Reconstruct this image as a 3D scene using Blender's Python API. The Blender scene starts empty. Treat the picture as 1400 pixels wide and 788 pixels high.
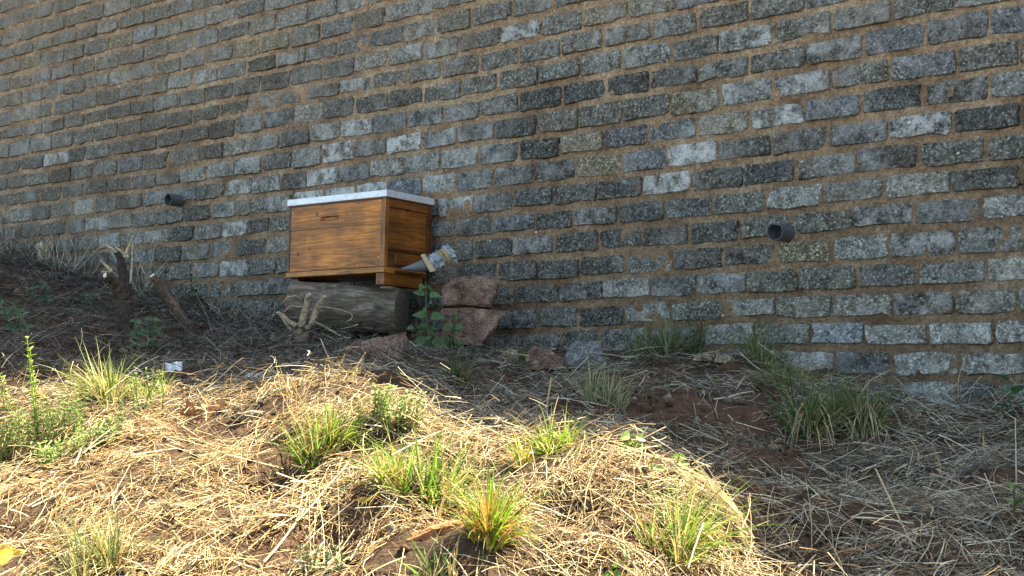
import bpy, bmesh, math, random
import numpy as np
from mathutils import Matrix, Vector, noise

random.seed(11)
rng = np.random.default_rng(11)
scene = bpy.context.scene
col = scene.collection

# ------------------------------------------------------------------ camera, sky, sun
EYE = 1.55
PITCH, ROLL, FPX = math.radians(5.02), math.radians(1.22), 2000.0
PHI, WALL_DIST, COURSE0 = 0.86348, 4.55488, 1.35180      # wall: heading, distance from the eye, height of course 0


def ray(px, py):
    """direction through a pixel of the 1400 x 788 photograph"""
    X, Y = px - 700.0, py - 394.0
    c, s = math.cos(-ROLL), math.sin(-ROLL)
    X, Y = X * c - Y * s, X * s + Y * c
    cp, sp = math.cos(PITCH), math.sin(PITCH)
    return Vector((X / FPX, cp + sp * Y / FPX, sp - cp * Y / FPX))


def at(px, py, Y):
    r = ray(px, py)
    return Vector((0, 0, EYE)) + r * (Y / r.y)


cam_d = bpy.data.cameras.new('camera')
cam = bpy.data.objects.new('camera', cam_d)
col.objects.link(cam)
cam_d.sensor_width = 36.0
cam_d.lens = 36.0 * FPX / 1400.0
cam_d.clip_start, cam_d.clip_end = 0.05, 500.0
fw = ray(700, 394).normalized()
rt = (ray(701, 394) - ray(700, 394)).normalized()
up = (ray(700, 393) - ray(700, 394)).normalized()
cam.matrix_world = Matrix(((rt.x, up.x, -fw.x, 0), (rt.y, up.y, -fw.y, 0), (rt.z, up.z, -fw.z, EYE), (0, 0, 0, 1)))
scene.camera = cam

SUN_EL = math.radians(54)
SUN_AZ = math.atan2(0.85, 0.53)                           # clockwise from +Y: behind the wall, to the right
to_sun = Vector((math.sin(SUN_AZ) * math.cos(SUN_EL), math.cos(SUN_AZ) * math.cos(SUN_EL), math.sin(SUN_EL)))
world = bpy.data.worlds.new('World')
scene.world = world
world.use_nodes = True
wn = world.node_tree
sky = wn.nodes.new('ShaderNodeTexSky')
sky.sky_type = 'NISHITA'
sky.sun_disc = False
sky.sun_elevation = SUN_EL
sky.sun_rotation = SUN_AZ
sky.altitude = 1500
sky.air_density = 0.55
sky.dust_density = 4.0
sky.ozone_density = 0.3
bg = wn.nodes['Background']
bg.inputs['Strength'].default_value = 0.15
wn.links.new(sky.outputs['Color'], bg.inputs['Color'])
sun_d = bpy.data.lights.new('sun', 'SUN')
sun_d.energy = 4.8
sun_d.angle = math.radians(0.5)
sun_d.color = (1.0, 0.97, 0.93)
sun = bpy.data.objects.new('sun', sun_d)
sun.rotation_euler = (-to_sun).to_track_quat('-Z', 'Y').to_euler()
col.objects.link(sun)
scene.view_settings.view_transform = 'Standard'
scene.view_settings.look = 'None'
scene.view_settings.exposure = 2.5
scene.view_settings.use_white_balance = True                # the camera's balance, set for the shade
scene.view_settings.white_balance_temperature = 8500
scene.view_settings.white_balance_tint = -3
scene.view_settings.gamma = 1.0


# ------------------------------------------------------------------ helpers
def tag(o, label=None, cat=None, group=None, kind=None):
    if label: o['label'] = label
    if cat: o['category'] = cat
    if group: o['group'] = group
    if kind: o['kind'] = kind
    return o


def empty(name, loc, rz=0.0):
    o = bpy.data.objects.new(name, None)
    o.location = loc
    o.rotation_euler = (0, 0, rz)
    o.empty_display_size = 0.05
    col.objects.link(o)
    return o


class MB:
    """collects geometry with a per-vertex tint, then links it as one mesh object"""
    def __init__(self):
        self.v, self.f, self.t = [], [], []

    def add(self, verts, faces, tint=(1, 1, 1, 0)):
        n = len(self.v)
        self.v += [tuple(p) for p in verts]
        self.f += [tuple(i + n for i in f) for f in faces]
        self.t += [tint] * len(verts) if not isinstance(tint, list) else tint

    def box(self, a, b, tint=(1, 1, 1, 0)):
        x0, y0, z0 = a
        x1, y1, z1 = b
        self.add([(x0, y0, z0), (x1, y0, z0), (x1, y1, z0), (x0, y1, z0), (x0, y0, z1), (x1, y0, z1), (x1, y1, z1), (x0, y1, z1)],
                 [(0, 3, 2, 1), (4, 5, 6, 7), (0, 1, 5, 4), (1, 2, 6, 5), (2, 3, 7, 6), (3, 0, 4, 7)], tint)

    def tube(self, path, radii, n=7, tint=(1, 1, 1, 0), rough=0.0, caps=True):
        path = [Vector(p) for p in path]
        if not hasattr(radii, '__len__'): radii = [radii] * len(path)
        V, prev = [], None
        for i, p in enumerate(path):
            d = (path[min(i + 1, len(path) - 1)] - path[max(i - 1, 0)]).normalized()
            if prev is None:
                u = d.orthogonal().normalized()
            else:
                u = (prev - d * prev.dot(d)).normalized()
            prev = u
            w = d.cross(u)
            for k in range(n):
                a = 2 * math.pi * k / n
                r = radii[i] * (1 + random.uniform(-rough, rough))
                V.append(p + (u * math.cos(a) + w * math.sin(a)) * r)
        F = [(i * n + k, i * n + (k + 1) % n, (i + 1) * n + (k + 1) % n, (i + 1) * n + k) for i in range(len(path) - 1) for k in range(n)]
        if caps:
            F += [tuple(range(n - 1, -1, -1)), tuple((len(path) - 1) * n + k for k in range(n))]
        self.add(V, F, tint)

    def blade(self, base, d0, length, width, bend, tint, tip=None, segs=4, droop=1.0):
        """a grass blade: a folded ribbon that starts along d0 and bends over"""
        d = Vector(d0).normalized()
        side = d.cross(Vector((0, 0, 1)))
        if side.length < 0.05: side = Vector((random.uniform(-1, 1), random.uniform(-1, 1), 0))
        side.normalize()
        a = random.uniform(-0.9, 0.9)
        side = (side * math.cos(a) + d.cross(side) * math.sin(a)).normalized()
        p = Vector(base)
        V, T = [], []
        out = Vector((d.x, d.y, 0))
        for i in range(segs + 1):
            t = i / segs
            w = width * (1 - t ** 1.8) * 0.5 + 0.0002
            fold = d.cross(side) * w * 0.35
            V += [p - side * w, p + fold, p + side * w]
            tt = tint if tip is None else tuple(tint[j] * (1 - t) + tip[j] * t for j in range(4))
            T += [tt] * 3
            p = p + d * (length / segs)
            d = (d + (out * 0.5 + Vector((0, 0, -droop))) * bend / segs).normalized()
        F = []
        for i in range(segs):
            for k in (0, 1):
                F.append((i * 3 + k, i * 3 + k + 1, i * 3 + k + 4, i * 3 + k + 3))
        self.add(V, F, T)

    def build(self, name, mat, parent=None, smooth=False, bevel=0.0):
        me = bpy.data.meshes.new(name)
        me.from_pydata(self.v, [], self.f)
        at_ = me.attributes.new('tint', 'FLOAT_COLOR', 'POINT')
        at_.data.foreach_set('color', np.array(self.t, dtype=np.float32).ravel())
        me.materials.append(mat)
        if smooth: me.polygons.foreach_set('use_smooth', [True] * len(me.polygons))
        o = bpy.data.objects.new(name, me)
        col.objects.link(o)
        if parent is not None: o.parent = parent
        if bevel:
            m = o.modifiers.new('edge', 'BEVEL')
            m.width, m.segments, m.limit_method = bevel, 2, 'ANGLE'
        return o


def np_mesh(name, V, F, T, mat, parent=None, smooth=False):
    """a mesh from arrays: V (n,3), F (m,k), tint T (n,4)"""
    V, F = np.asarray(V, np.float32), np.asarray(F, np.int32)
    me = bpy.data.meshes.new(name)
    me.vertices.add(len(V))
    me.vertices.foreach_set('co', V.ravel())
    me.loops.add(F.size)
    me.loops.foreach_set('vertex_index', F.ravel())
    me.polygons.add(len(F))
    me.polygons.foreach_set('loop_start', np.arange(0, F.size, F.shape[1], dtype=np.int32))
    me.update(calc_edges=True)
    a = me.attributes.new('tint', 'FLOAT_COLOR', 'POINT')
    a.data.foreach_set('color', np.asarray(T, np.float32).ravel())
    if smooth: me.polygons.foreach_set('use_smooth', np.ones(len(F), bool))
    me.materials.append(mat)
    o = bpy.data.objects.new(name, me)
    col.objects.link(o)
    if parent is not None: o.parent = parent
    return o


# ------------------------------------------------------------------ materials
class NT:
    def __init__(self, name):
        self.m = bpy.data.materials.new(name)
        self.m.use_nodes = True
        self.t = self.m.node_tree
        self.b = self.t.nodes['Principled BSDF']
        self.out = self.t.nodes['Material Output']

    def n(self, kind, **kw):
        nd = self.t.nodes.new(kind)
        for k, v in kw.items():
            if k in nd.inputs: self.set(nd.inputs[k], v)
            else: setattr(nd, k, v)
        return nd

    def set(self, inp, v):
        if isinstance(v, bpy.types.NodeSocket): self.t.links.new(v, inp)
        else: inp.default_value = v

    def noise(self, vec, scale, detail=4.0, rough=0.55, dist=0.0):
        nd = self.n('ShaderNodeTexNoise')
        for k, v in (('Vector', vec), ('Scale', scale), ('Detail', detail), ('Roughness', rough), ('Distortion', dist)): self.set(nd.inputs[k], v)
        return nd.outputs['Fac']

    def ramp(self, fac, stops):
        nd = self.n('ShaderNodeValToRGB')
        e = nd.color_ramp.elements
        while len(e) < len(stops): e.new(0.5)
        for i, (p, c) in enumerate(stops):
            e[i].position = p
            e[i].color = (c if len(c) == 4 else (*c, 1)) if hasattr(c, '__len__') else (c, c, c, 1)
        self.set(nd.inputs['Fac'], fac)
        return nd.outputs['Color']

    def mix(self, fac, a, b, mode='MIX'):
        nd = self.n('ShaderNodeMix', data_type='RGBA', blend_type=mode)
        for i, v in ((0, fac), (6, a), (7, b)):
            if not isinstance(v, bpy.types.NodeSocket) and hasattr(v, '__len__') and len(v) == 3: v = (*v, 1)
            self.set(nd.inputs[i], v)
        return nd.outputs[2]

    def math(self, op, a, b=0.0, clamp=False):
        nd = self.n('ShaderNodeMath', operation=op, use_clamp=clamp)
        self.set(nd.inputs[0], a)
        self.set(nd.inputs[1], b)
        return nd.outputs[0]

    def tint(self):
        nd = self.n('ShaderNodeAttribute', attribute_name='tint')
        return nd.outputs['Color'], nd.outputs['Alpha']

    def pos(self):
        return self.n('ShaderNodeNewGeometry').outputs['Position']

    def obj(self):
        return self.n('ShaderNodeTexCoord').outputs['Object']

    def mapping(self, vec, scale=(1, 1, 1), rot=(0, 0, 0)):
        nd = self.n('ShaderNodeMapping')
        self.set(nd.inputs['Vector'], vec)
        nd.inputs['Scale'].default_value = scale
        nd.inputs['Rotation'].default_value = rot
        return nd.outputs[0]

    def bump(self, h, strength, dist):
        nd = self.n('ShaderNodeBump')
        nd.inputs['Strength'].default_value = strength
        nd.inputs['Distance'].default_value = dist
        self.set(nd.inputs['Height'], h)
        self.set(self.b.inputs['Normal'], nd.outputs[0])

    def done(self, color=None, rough=0.8, spec=0.3, metal=0.0):
        if color is not None:
            if not isinstance(color, bpy.types.NodeSocket) and len(color) == 3: color = (*color, 1)
            self.set(self.b.inputs['Base Color'], color)
        self.set(self.b.inputs['Roughness'], rough)
        self.b.inputs['Specular IOR Level'].default_value = spec
        self.b.inputs['Metallic'].default_value = metal
        return self.m


def mat_brick():
    k = NT('ash_brick')
    P = k.pos()
    c, salt = k.tint()
    vor = k.n('ShaderNodeTexVoronoi', feature='F1')
    k.set(vor.inputs['Vector'], P)
    vor.inputs['Scale'].default_value = 140.0
    cell = k.n('ShaderNodeSeparateColor')
    k.set(cell.inputs[0], vor.outputs['Color'])
    fine = k.noise(P, 330.0, 3, 0.7)
    big = k.noise(P, 22.0, 4, 0.6)
    grain = k.ramp(cell.outputs[0], [(0.0, 0.3), (0.3, 0.68), (0.6, 1.0), (0.85, 1.4), (1.0, 2.4)])
    g2 = k.ramp(fine, [(0.3, 0.55), (0.5, 0.95), (0.7, 1.6)])
    col_ = k.mix(1.0, c, grain, 'MULTIPLY')
    col_ = k.mix(0.75, col_, g2, 'MULTIPLY')
    blot = k.noise(P, 62.0, 5, 0.8)
    col_ = k.mix(1.0, col_, k.ramp(blot, [(0.34, 0.52), (0.5, 0.98), (0.64, 1.5)]), 'MULTIPLY')
    col_ = k.mix(0.6, col_, k.ramp(big, [(0.3, 0.5), (0.7, 1.55)]), 'MULTIPLY')
    spk = k.ramp(cell.outputs[1], [(0.955, 0.0), (0.975, 1.0)])
    col_ = k.mix(k.math('MULTIPLY', spk, 0.55), col_, (0.5, 0.49, 0.45))
    # lime bloom, patchy
    lime = k.noise(P, 17.0, 7, 0.75)
    lm = k.math('MULTIPLY', k.ramp(lime, [(0.44, 0.0), (0.60, 1.25)]), salt, True)
    lm = k.math('MULTIPLY', lm, k.ramp(fine, [(0.3, 0.35), (0.6, 1.0)]), True)
    veil = k.ramp(k.noise(P, 2.1, 5, 0.65), [(0.50, 0.0), (0.68, 0.42)])      # bloom that runs over neighbouring bricks
    lm = k.math('ADD', lm, k.math('MULTIPLY', veil, k.ramp(lime, [(0.36, 0.0), (0.58, 1.0)])), True)
    col_ = k.mix(lm, col_, (0.74, 0.75, 0.72))
    # clay washed over some faces
    mud = k.ramp(k.noise(P, 9.0, 5, 0.65), [(0.55, 0.0), (0.75, 0.6)])
    col_ = k.mix(mud, col_, (0.27, 0.20, 0.135))
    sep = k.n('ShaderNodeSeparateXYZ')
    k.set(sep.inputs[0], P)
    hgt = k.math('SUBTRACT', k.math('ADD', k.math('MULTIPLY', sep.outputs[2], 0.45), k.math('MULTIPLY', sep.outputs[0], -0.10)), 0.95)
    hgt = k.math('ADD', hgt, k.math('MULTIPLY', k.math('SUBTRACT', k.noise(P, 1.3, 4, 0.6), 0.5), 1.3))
    tan_tone = k.math('MULTIPLY', k.ramp(hgt, [(0.22, 0.0), (0.95, 0.62)]), k.ramp(k.noise(P, 52.0, 6, 0.85), [(0.36, 0.1), (0.6, 1.0)]))  # blotchy tan tone, growing upwards and towards the left
    col_ = k.mix(tan_tone, col_, (0.36, 0.285, 0.185))
    h = k.math('ADD', k.math('MULTIPLY', vor.outputs['Distance'], -1.2), fine)
    k.bump(h, 1.0, 0.006)
    return k.done(col_, 0.92, 0.2)


def mat_mortar():
    k = NT('clay_mortar')
    P = k.pos()
    a = k.noise(P, 5.0, 5, 0.6)
    b = k.noise(P, 90.0, 4, 0.7)
    c = k.ramp(a, [(0.3, (0.22, 0.14, 0.088)), (0.5, (0.37, 0.25, 0.155)), (0.7, (0.50, 0.37, 0.245))])
    z = k.n('ShaderNodeSeparateXYZ')
    k.set(z.inputs[0], P)
    zz = k.math('ADD', z.outputs[2], k.math('MULTIPLY', k.noise(P, 1.7, 3), 0.7))
    damp = k.ramp(k.math('MULTIPLY', k.math('SUBTRACT', zz, 1.85), 0.62, True), [(0.0, 0.42), (0.4, 0.70), (1.0, 1.15)])
    c = k.mix(1.0, c, damp, 'MULTIPLY')
    c = k.mix(1.0, c, k.ramp(b, [(0.3, 0.5), (0.7, 1.45)]), 'MULTIPLY')
    c = k.mix(0.8, c, k.ramp(k.noise(P, 38.0, 4, 0.7), [(0.3, 0.6), (0.7, 1.35)]), 'MULTIPLY')
    c = k.mix(k.ramp(k.noise(P, 14.0, 3), [(0.62, 0.0), (0.75, 0.5)]), c, (0.22, 0.19, 0.15))
    k.bump(k.math('ADD', b, k.math('MULTIPLY', k.noise(P, 30.0, 4, 0.7), 1.8)), 1.0, 0.010)
    return k.done(c, 0.95, 0.15)


def mat_tinted(name, rough=0.8, trans=0.0, spec=0.25, nscale=60.0, amp=(0.7, 1.3), bump=0.0, bdist=0.003, stretch=None):
    """the vertex tint under a fine mottle; thin leaves also let light through"""
    k = NT(name)
    c, _ = k.tint()
    P = k.pos()
    if stretch: P = k.mapping(k.obj(), stretch)
    n = k.noise(P, nscale, 4, 0.65)
    c = k.mix(1.0, c, k.ramp(n, [(0.3, amp[0]), (0.7, amp[1])]), 'MULTIPLY')
    if bump: k.bump(n, bump, bdist)
    m = k.done(c, rough, spec)
    if trans:
        tr = k.n('ShaderNodeBsdfTranslucent')
        k.set(tr.inputs['Color'], c)
        mx = k.n('ShaderNodeMixShader')
        mx.inputs[0].default_value = trans
        k.t.links.new(k.b.outputs[0], mx.inputs[1])
        k.t.links.new(tr.outputs[0], mx.inputs[2])
        k.t.links.new(mx.outputs[0], k.out.inputs['Surface'])
    return m


def mat_soil():
    k = NT('soil')
    P = k.pos()
    c, _ = k.tint()
    n = k.noise(P, 16.0, 6, 0.7)
    f = k.noise(P, 120.0, 4, 0.7)
    c = k.mix(1.0, c, k.ramp(n, [(0.3, 0.5), (0.7, 1.45)]), 'MULTIPLY')
    c = k.mix(1.0, c, k.ramp(f, [(0.3, 0.6), (0.7, 1.4)]), 'MULTIPLY')
    k.bump(k.math('ADD', n, k.math('MULTIPLY', f, 0.5)), 1.0, 0.02)
    return k.done(c, 0.95, 0.1)


def mat_wood(name, axis, lo, mid, hi, seed=0.0, gloss=0.42):
    """varnished pine: rings stretched along the grain, knots, dark stain"""
    k = NT(name)
    O = k.obj()
    sc = [1.0, 1.0, 1.0]
    sc[axis] = 0.16
    off = k.n('ShaderNodeMapping')
    k.set(off.inputs['Vector'], O)
    off.inputs['Scale'].default_value = sc
    off.inputs['Location'].default_value = (seed, seed * 1.7, seed * 0.6)
    V = off.outputs[0]
    warp = k.noise(V, 9.0, 3, 0.5)
    wave = k.n('ShaderNodeTexWave', wave_type='BANDS', bands_direction='Z' if axis != 2 else 'X')
    k.set(wave.inputs['Vector'], V)
    wave.inputs['Scale'].default_value = 15.0
    wave.inputs['Distortion'].default_value = 11.0
    wave.inputs['Detail'].default_value = 3.0
    wave.inputs['Detail Scale'].default_value = 2.2
    c = k.mix(0.34, k.mix(warp, mid, hi), k.ramp(wave.outputs['Fac'], [(0.0, hi), (0.6, mid), (0.93, lo)]))
    sc2 = [1.0, 1.0, 1.0]
    sc2[axis] = 0.035
    c = k.mix(0.9, c, k.ramp(k.noise(k.mapping(O, sc2), 190.0, 5, 0.7), [(0.3, 0.5), (0.65, 1.3)]), 'MULTIPLY')
    c = k.mix(0.85, c, k.ramp(k.noise(V, 13.0, 5, 0.65), [(0.32, 0.30), (0.5, 0.85), (0.66, 1.3)]), 'MULTIPLY')
    c = k.mix(k.ramp(warp, [(0.60, 0.0), (0.72, 0.6)]), c, lo)
    c = k.mix(0.8, c, k.ramp(k.noise(O, 8.0, 4, 0.6), [(0.33, 0.5), (0.6, 1.15)]), 'MULTIPLY')
    vk = k.n('ShaderNodeTexVoronoi', feature='F1')
    k.set(vk.inputs['Vector'], O)
    vk.inputs['Scale'].default_value = 9.5
    knot = k.ramp(vk.outputs['Distance'], [(0.05, 0.85), (0.13, 0.0)])
    c = k.mix(knot, c, tuple(v * 0.35 for v in lo))
    k.bump(k.math('ADD', wave.outputs['Fac'], k.noise(V, 90.0, 3)), 0.35, 0.0015)
    return k.done(c, gloss, 0.4)


def mat_bark():
    k = NT('weathered_bark')
    O = k.mapping(k.obj(), (11.0, 42.0, 42.0))
    n = k.noise(O, 1.0, 6, 0.7, 0.8)
    c = k.ramp(n, [(0.28, (0.028, 0.022, 0.017)), (0.5, (0.135, 0.105, 0.080)), (0.72, (0.36, 0.31, 0.25))])
    c = k.mix(0.7, c, k.ramp(k.noise(k.obj(), 9.0, 4), [(0.3, 0.55), (0.7, 1.35)]), 'MULTIPLY')
    k.bump(n, 1.0, 0.012)
    return k.done(c, 0.9, 0.2)


def mat_stone(name, a, b, c3, scale=60.0):
    k = NT(name)
    P = k.obj()
    n = k.noise(P, 14.0, 5, 0.65)
    f = k.noise(P, scale * 3, 4, 0.75)
    c = k.ramp(n, [(0.3, a), (0.52, b), (0.7, c3)])
    c = k.mix(1.0, c, k.ramp(f, [(0.3, 0.4), (0.7, 1.6)]), 'MULTIPLY')
    c = k.mix(1.0, c, k.ramp(k.noise(P, 45.0, 5, 0.75), [(0.33, 0.5), (0.66, 1.5)]), 'MULTIPLY')
    sp = k.ramp(k.noise(P, scale * 1.6, 2), [(0.66, 0.0), (0.72, 0.6)])
    c = k.mix(sp, c, (0.45, 0.40, 0.36))
    k.bump(k.math('ADD', k.noise(P, 34.0, 6, 0.75), k.math('MULTIPLY', f, 0.4)), 1.0, 0.022)
    return k.done(c, 0.85, 0.3)


def mat_metal():
    k = NT('galvanised_sheet')
    O = k.obj()
    n = k.noise(O, 40.0, 4, 0.6)
    c = k.ramp(n, [(0.3, (0.60, 0.62, 0.64)), (0.7, (0.82, 0.83, 0.85))])
    c = k.mix(k.ramp(k.noise(O, 18.0, 5, 0.7), [(0.62, 0.0), (0.74, 0.5)]), c, (0.33, 0.27, 0.22))
    k.bump(n, 0.15, 0.002)
    return k.done(c, 0.42, 0.5, 0.35)


def mat_pvc():
    k = NT('grey_pvc')
    O = k.obj()
    c = k.ramp(k.noise(O, 22.0, 4), [(0.3, (0.045, 0.052, 0.06)), (0.7, (0.10, 0.112, 0.125))])
    c = k.mix(k.ramp(k.noise(O, 60.0, 4), [(0.6, 0.0), (0.75, 0.4)]), c, (0.22, 0.18, 0.14))
    return k.done(c, 0.5, 0.4)


M = dict(
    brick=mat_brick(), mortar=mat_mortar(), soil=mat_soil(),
    straw=mat_tinted('straw', 0.55, 0.22, 0.35, 45.0, (0.72, 1.25)),
    grass=mat_tinted('grass_blades', 0.5, 0.42, 0.35, 50.0, (0.75, 1.2)),
    leaf=mat_tinted('leaf', 0.5, 0.3, 0.35, 90.0, (0.75, 1.2), 0.3, 0.002),
    front_wood=mat_wood('varnished_pine_front', 0, (0.12, 0.030, 0.006), (0.48, 0.148, 0.016), (0.66, 0.235, 0.028)),
    front_wood_low=mat_wood('varnished_pine_lower', 0, (0.12, 0.030, 0.006), (0.50, 0.158, 0.016), (0.66, 0.235, 0.028), 3.3),
    side_wood=mat_wood('varnished_pine_side', 1, (0.09, 0.026, 0.006), (0.22, 0.069, 0.012), (0.31, 0.105, 0.018), 1.9),  # same pine as the front, darkened to paint in the side's shade
    post_wood=mat_wood('varnished_pine_post', 2, (0.16, 0.048, 0.009), (0.38, 0.135, 0.022), (0.48, 0.185, 0.032), 5.1),
    dark_wood=mat_wood('dark_stained_pine', 1, (0.05, 0.016, 0.005), (0.10, 0.032, 0.008), (0.15, 0.05, 0.012), 7.7),
    floor_wood=mat_wood('pine_floor_edge', 0, (0.20, 0.065, 0.012), (0.44, 0.175, 0.034), (0.56, 0.25, 0.055), 9.2),
    metal=mat_metal(), pvc=mat_pvc(), bark=mat_bark(),
    red_stone=mat_stone('red_granite', (0.13, 0.075, 0.057), (0.275, 0.170, 0.130), (0.40, 0.275, 0.21)),
    grey_stone=mat_stone('grey_stone', (0.14, 0.14, 0.145), (0.25, 0.25, 0.26), (0.38, 0.38, 0.38)),
    tan_stone=mat_stone('tan_stone', (0.20, 0.15, 0.10), (0.33, 0.27, 0.19), (0.46, 0.40, 0.30)),
    matt=mat_tinted('dry_wood', 0.85, 0.0, 0.2, 60.0, (0.42, 1.6), 1.0, 0.008),
    film=mat_tinted('plastic_film', 0.28, 0.12, 0.5, 70.0, (0.75, 1.2), 0.4, 0.004),
    horn=mat_tinted('grey_plastic', 0.5, 0.0, 0.35, 25.0, (0.85, 1.12)),
    card=mat_tinted('brown_tape', 0.65, 0.0, 0.3, 50.0, (0.8, 1.15)),
)

# ------------------------------------------------------------------ ground: one sheet, from the bank under the wall out to the horizon
CP, SP = math.cos(PHI), math.sin(PHI)


def wall_dist(x, y):
    """distance in front of the wall face"""
    return WALL_DIST - (x * CP + y * SP)


PROFILE = {   # heading columns of the photograph: (distance ahead, row) from the wall foot down to the lower edge
    -150: [(9.6, 318), (7.5, 345), (6.5, 400), (5.49, 505), (4.4, 640), (3.1, 790), (2.2, 985)],
    0: [(8.6, 345), (7.4, 372), (6.1, 435), (4.96, 515), (4.4, 560), (3.8, 640), (2.9, 788), (2.2, 980)],
    150: [(7.88, 385), (7, 415), (5.8, 465), (4.9, 512), (4.48, 536), (4.0, 580), (3.5, 648), (2.8, 788), (2.2, 980)],
    300: [(7.25, 418), (6.6, 440), (5.5, 480), (4.6, 526), (4.13, 541), (3.8, 572), (3.3, 645), (2.75, 788), (2.2, 980)],
    400: [(4.5, 522), (3.96, 528), (3.6, 570)],
    450: [(6.72, 448), (6.0, 464), (5.0, 492), (4.4, 510), (3.9, 510), (3.6, 548), (3.2, 640), (2.7, 788), (2.2, 980)],
    500: [(3.82, 505), (3.5, 550)],
    545: [(3.72, 514), (3.45, 560)],
    560: [(6.38, 466), (5.6, 488), (4.7, 515), (4.2, 540), (3.0, 665), (2.65, 788), (2.2, 980)],
    575: [(3.59, 560)],
    600: [(4.2, 560), (3.49, 598)],
    640: [(6.15, 480), (5.4, 502), (4.6, 536), (4.0, 570), (3.42, 600), (3.0, 680), (2.65, 788), (2.2, 980)],
    700: [(3.34, 600)],
    800: [(5.75, 484), (5.2, 508), (4.4, 548), (3.7, 590), (3.2, 606), (2.9, 680), (2.6, 788), (2.1, 980)],
    890: [(3.05, 640)],
    950: [(5.42, 482), (5.0, 502), (4.2, 562), (3.5, 625), (2.93, 684), (2.65, 788), (2.1, 980)],
    1010: [(2.83, 722)],
    1040: [(2.73, 788)],
    1100: [(5.12, 505), (4.75, 528), (4.0, 600), (3.3, 690), (2.72, 788), (2.1, 980)],
    1250: [(4.85, 538), (4.5, 560), (3.8, 622), (3.2, 700), (2.7, 788), (2.1, 980)],
    1400: [(4.61, 549), (4.2, 580), (3.6, 642), (3.1, 710), (2.7, 788), (2.1, 980)],
    1560: [(4.37, 556), (3.6, 642), (2.7, 788), (2.1, 980)],
}
ctrl = [tuple(at(px, py, Y)) for px, l in PROFILE.items() for Y, py in l]
ctrl += [(0, 1.0, 0.72), (-1.5, 1.2, 0.75), (1.5, 1.0, 0.62), (0, 0, 0.1), (-3, 0.3, 0.35), (3, -0.3, 0.0), (0, -2.5, 0.0), (-5, -2, 0.1), (5, -3, -0.05), (-6, 1.5, 0.9)]
# behind the face the sheet runs on at the level of the wall foot
for px in (-150, 150, 450, 800, 1100, 1400, 1560):
    b = at(px, PROFILE[px][0][1], PROFILE[px][0][0])
    ctrl.append((b.x + CP * 1.2, b.y + SP * 1.2, b.z + 0.03))
ctrl = np.array(ctrl)


def tps_fit(c):
    n = len(c)
    d = np.linalg.norm(c[:, None, :2] - c[None, :, :2], axis=2)
    K = np.where(d > 0, d * d * np.log(d + 1e-9), 0) + np.eye(n) * 0.002
    Pm = np.c_[np.ones(n), c[:, :2]]
    A = np.block([[K, Pm], [Pm.T, np.zeros((3, 3))]])
    return np.linalg.solve(A, np.r_[c[:, 2], 0, 0, 0])


TPS = tps_fit(ctrl)


def tps(x, y):
    x, y = np.asarray(x, float), np.asarray(y, float)
    out = TPS[-3] + TPS[-2] * x + TPS[-1] * y
    for w, (cx, cy, _) in zip(TPS[:len(ctrl)], ctrl):
        d2 = (x - cx) ** 2 + (y - cy) ** 2
        out = out + w * 0.5 * d2 * np.log(d2 + 1e-12)
    return out


def value_noise(x, y, f, seed):
    r = np.random.default_rng(seed)
    T = r.random((257, 257))
    T[-1] = T[0]; T[:, -1] = T[:, 0]
    u, v = (np.asarray(x) * f) % 256, (np.asarray(y) * f) % 256
    i, j = u.astype(int), v.astype(int)
    a, b = u - i, v - j
    a, b = a * a * (3 - 2 * a), b * b * (3 - 2 * b)
    return (T[i, j] * (1 - a) + T[i + 1, j] * a) * (1 - b) + (T[i, j + 1] * (1 - a) + T[i + 1, j + 1] * a) * b - 0.5


DIPS = []   # (x, y, radius, depth): hollows, filled in once the plain surface is known


def ground_raw(x, y):
    x, y = np.asarray(x, float), np.asarray(y, float)
    z = tps(np.clip(x, -7, 7), np.clip(y, -3, 10))
    far = np.clip((np.hypot(np.maximum(np.abs(x) - 4.5, 0), np.maximum(-y + 0.5, 0) + np.maximum(y - 9.5, 0))) / 6.0, 0, 1)
    far = far * far * (3 - 2 * far)
    base = np.where(wall_dist(x, y) < 0.2, 1.6, 0.0 + 0.12 * np.clip(-x, 0, 8))
    z = np.clip(z, -0.3, 2.6) * (1 - far) + base * far
    z = z + (value_noise(x, y, 2.3, 1) * 0.05 + value_noise(x, y, 6.1, 2) * 0.035 + value_noise(x, y, 14.7, 3) * 0.022 + value_noise(x, y, 37, 4) * 0.010) * (1 - 0.7 * far)
    for dx, dy, r, h in DIPS:
        z = z - h * np.exp(-((x - dx) ** 2 + (y - dy) ** 2) / (r * r))
    return z


def axis(lo, hi, step, out):
    a = np.arange(lo, hi + 1e-6, step)
    t = np.array([0.15, 0.4, 0.8, 1.5, 2.6, 4.5, 8, 14, 25, 45, 90, 180.0])
    return np.r_[lo - t[::-1], a, hi + t] if out else a


def grid_z(gx, gy):
    XX, YY = np.meshgrid(gx, gy, indexing='ij')
    return ground_raw(XX, YY)


gx, gy = axis(-4.6, 2.9, 0.03, True), axis(1.4, 9.2, 0.03, True)
i0, j0 = 12, 12
DIPS.append((*at(636, 738, 2.82).xy, 0.045, 0.11))
DIPS.append((*at(385, 622, 3.2).xy, 0.07, 0.05))
DIPS.append((*at(1030, 655, 3.35).xy, 0.16, 0.05))
for _ in range(70):                       # small hollows and hummocks between the straw clumps
    y_ = random.uniform(2.4, 5.0)
    DIPS.append((random.uniform(-.4, .4) * y_, y_, random.uniform(.035, .09), random.choice((.035, .05, .03, -.03, -.02))))
GZ = grid_z(gx, gy)
nx_, ny_ = len(gx), len(gy)
fx, fy = gx[i0:nx_ - 12], gy[j0:ny_ - 12]
FZ = GZ[i0:nx_ - 12, j0:ny_ - 12]


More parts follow.
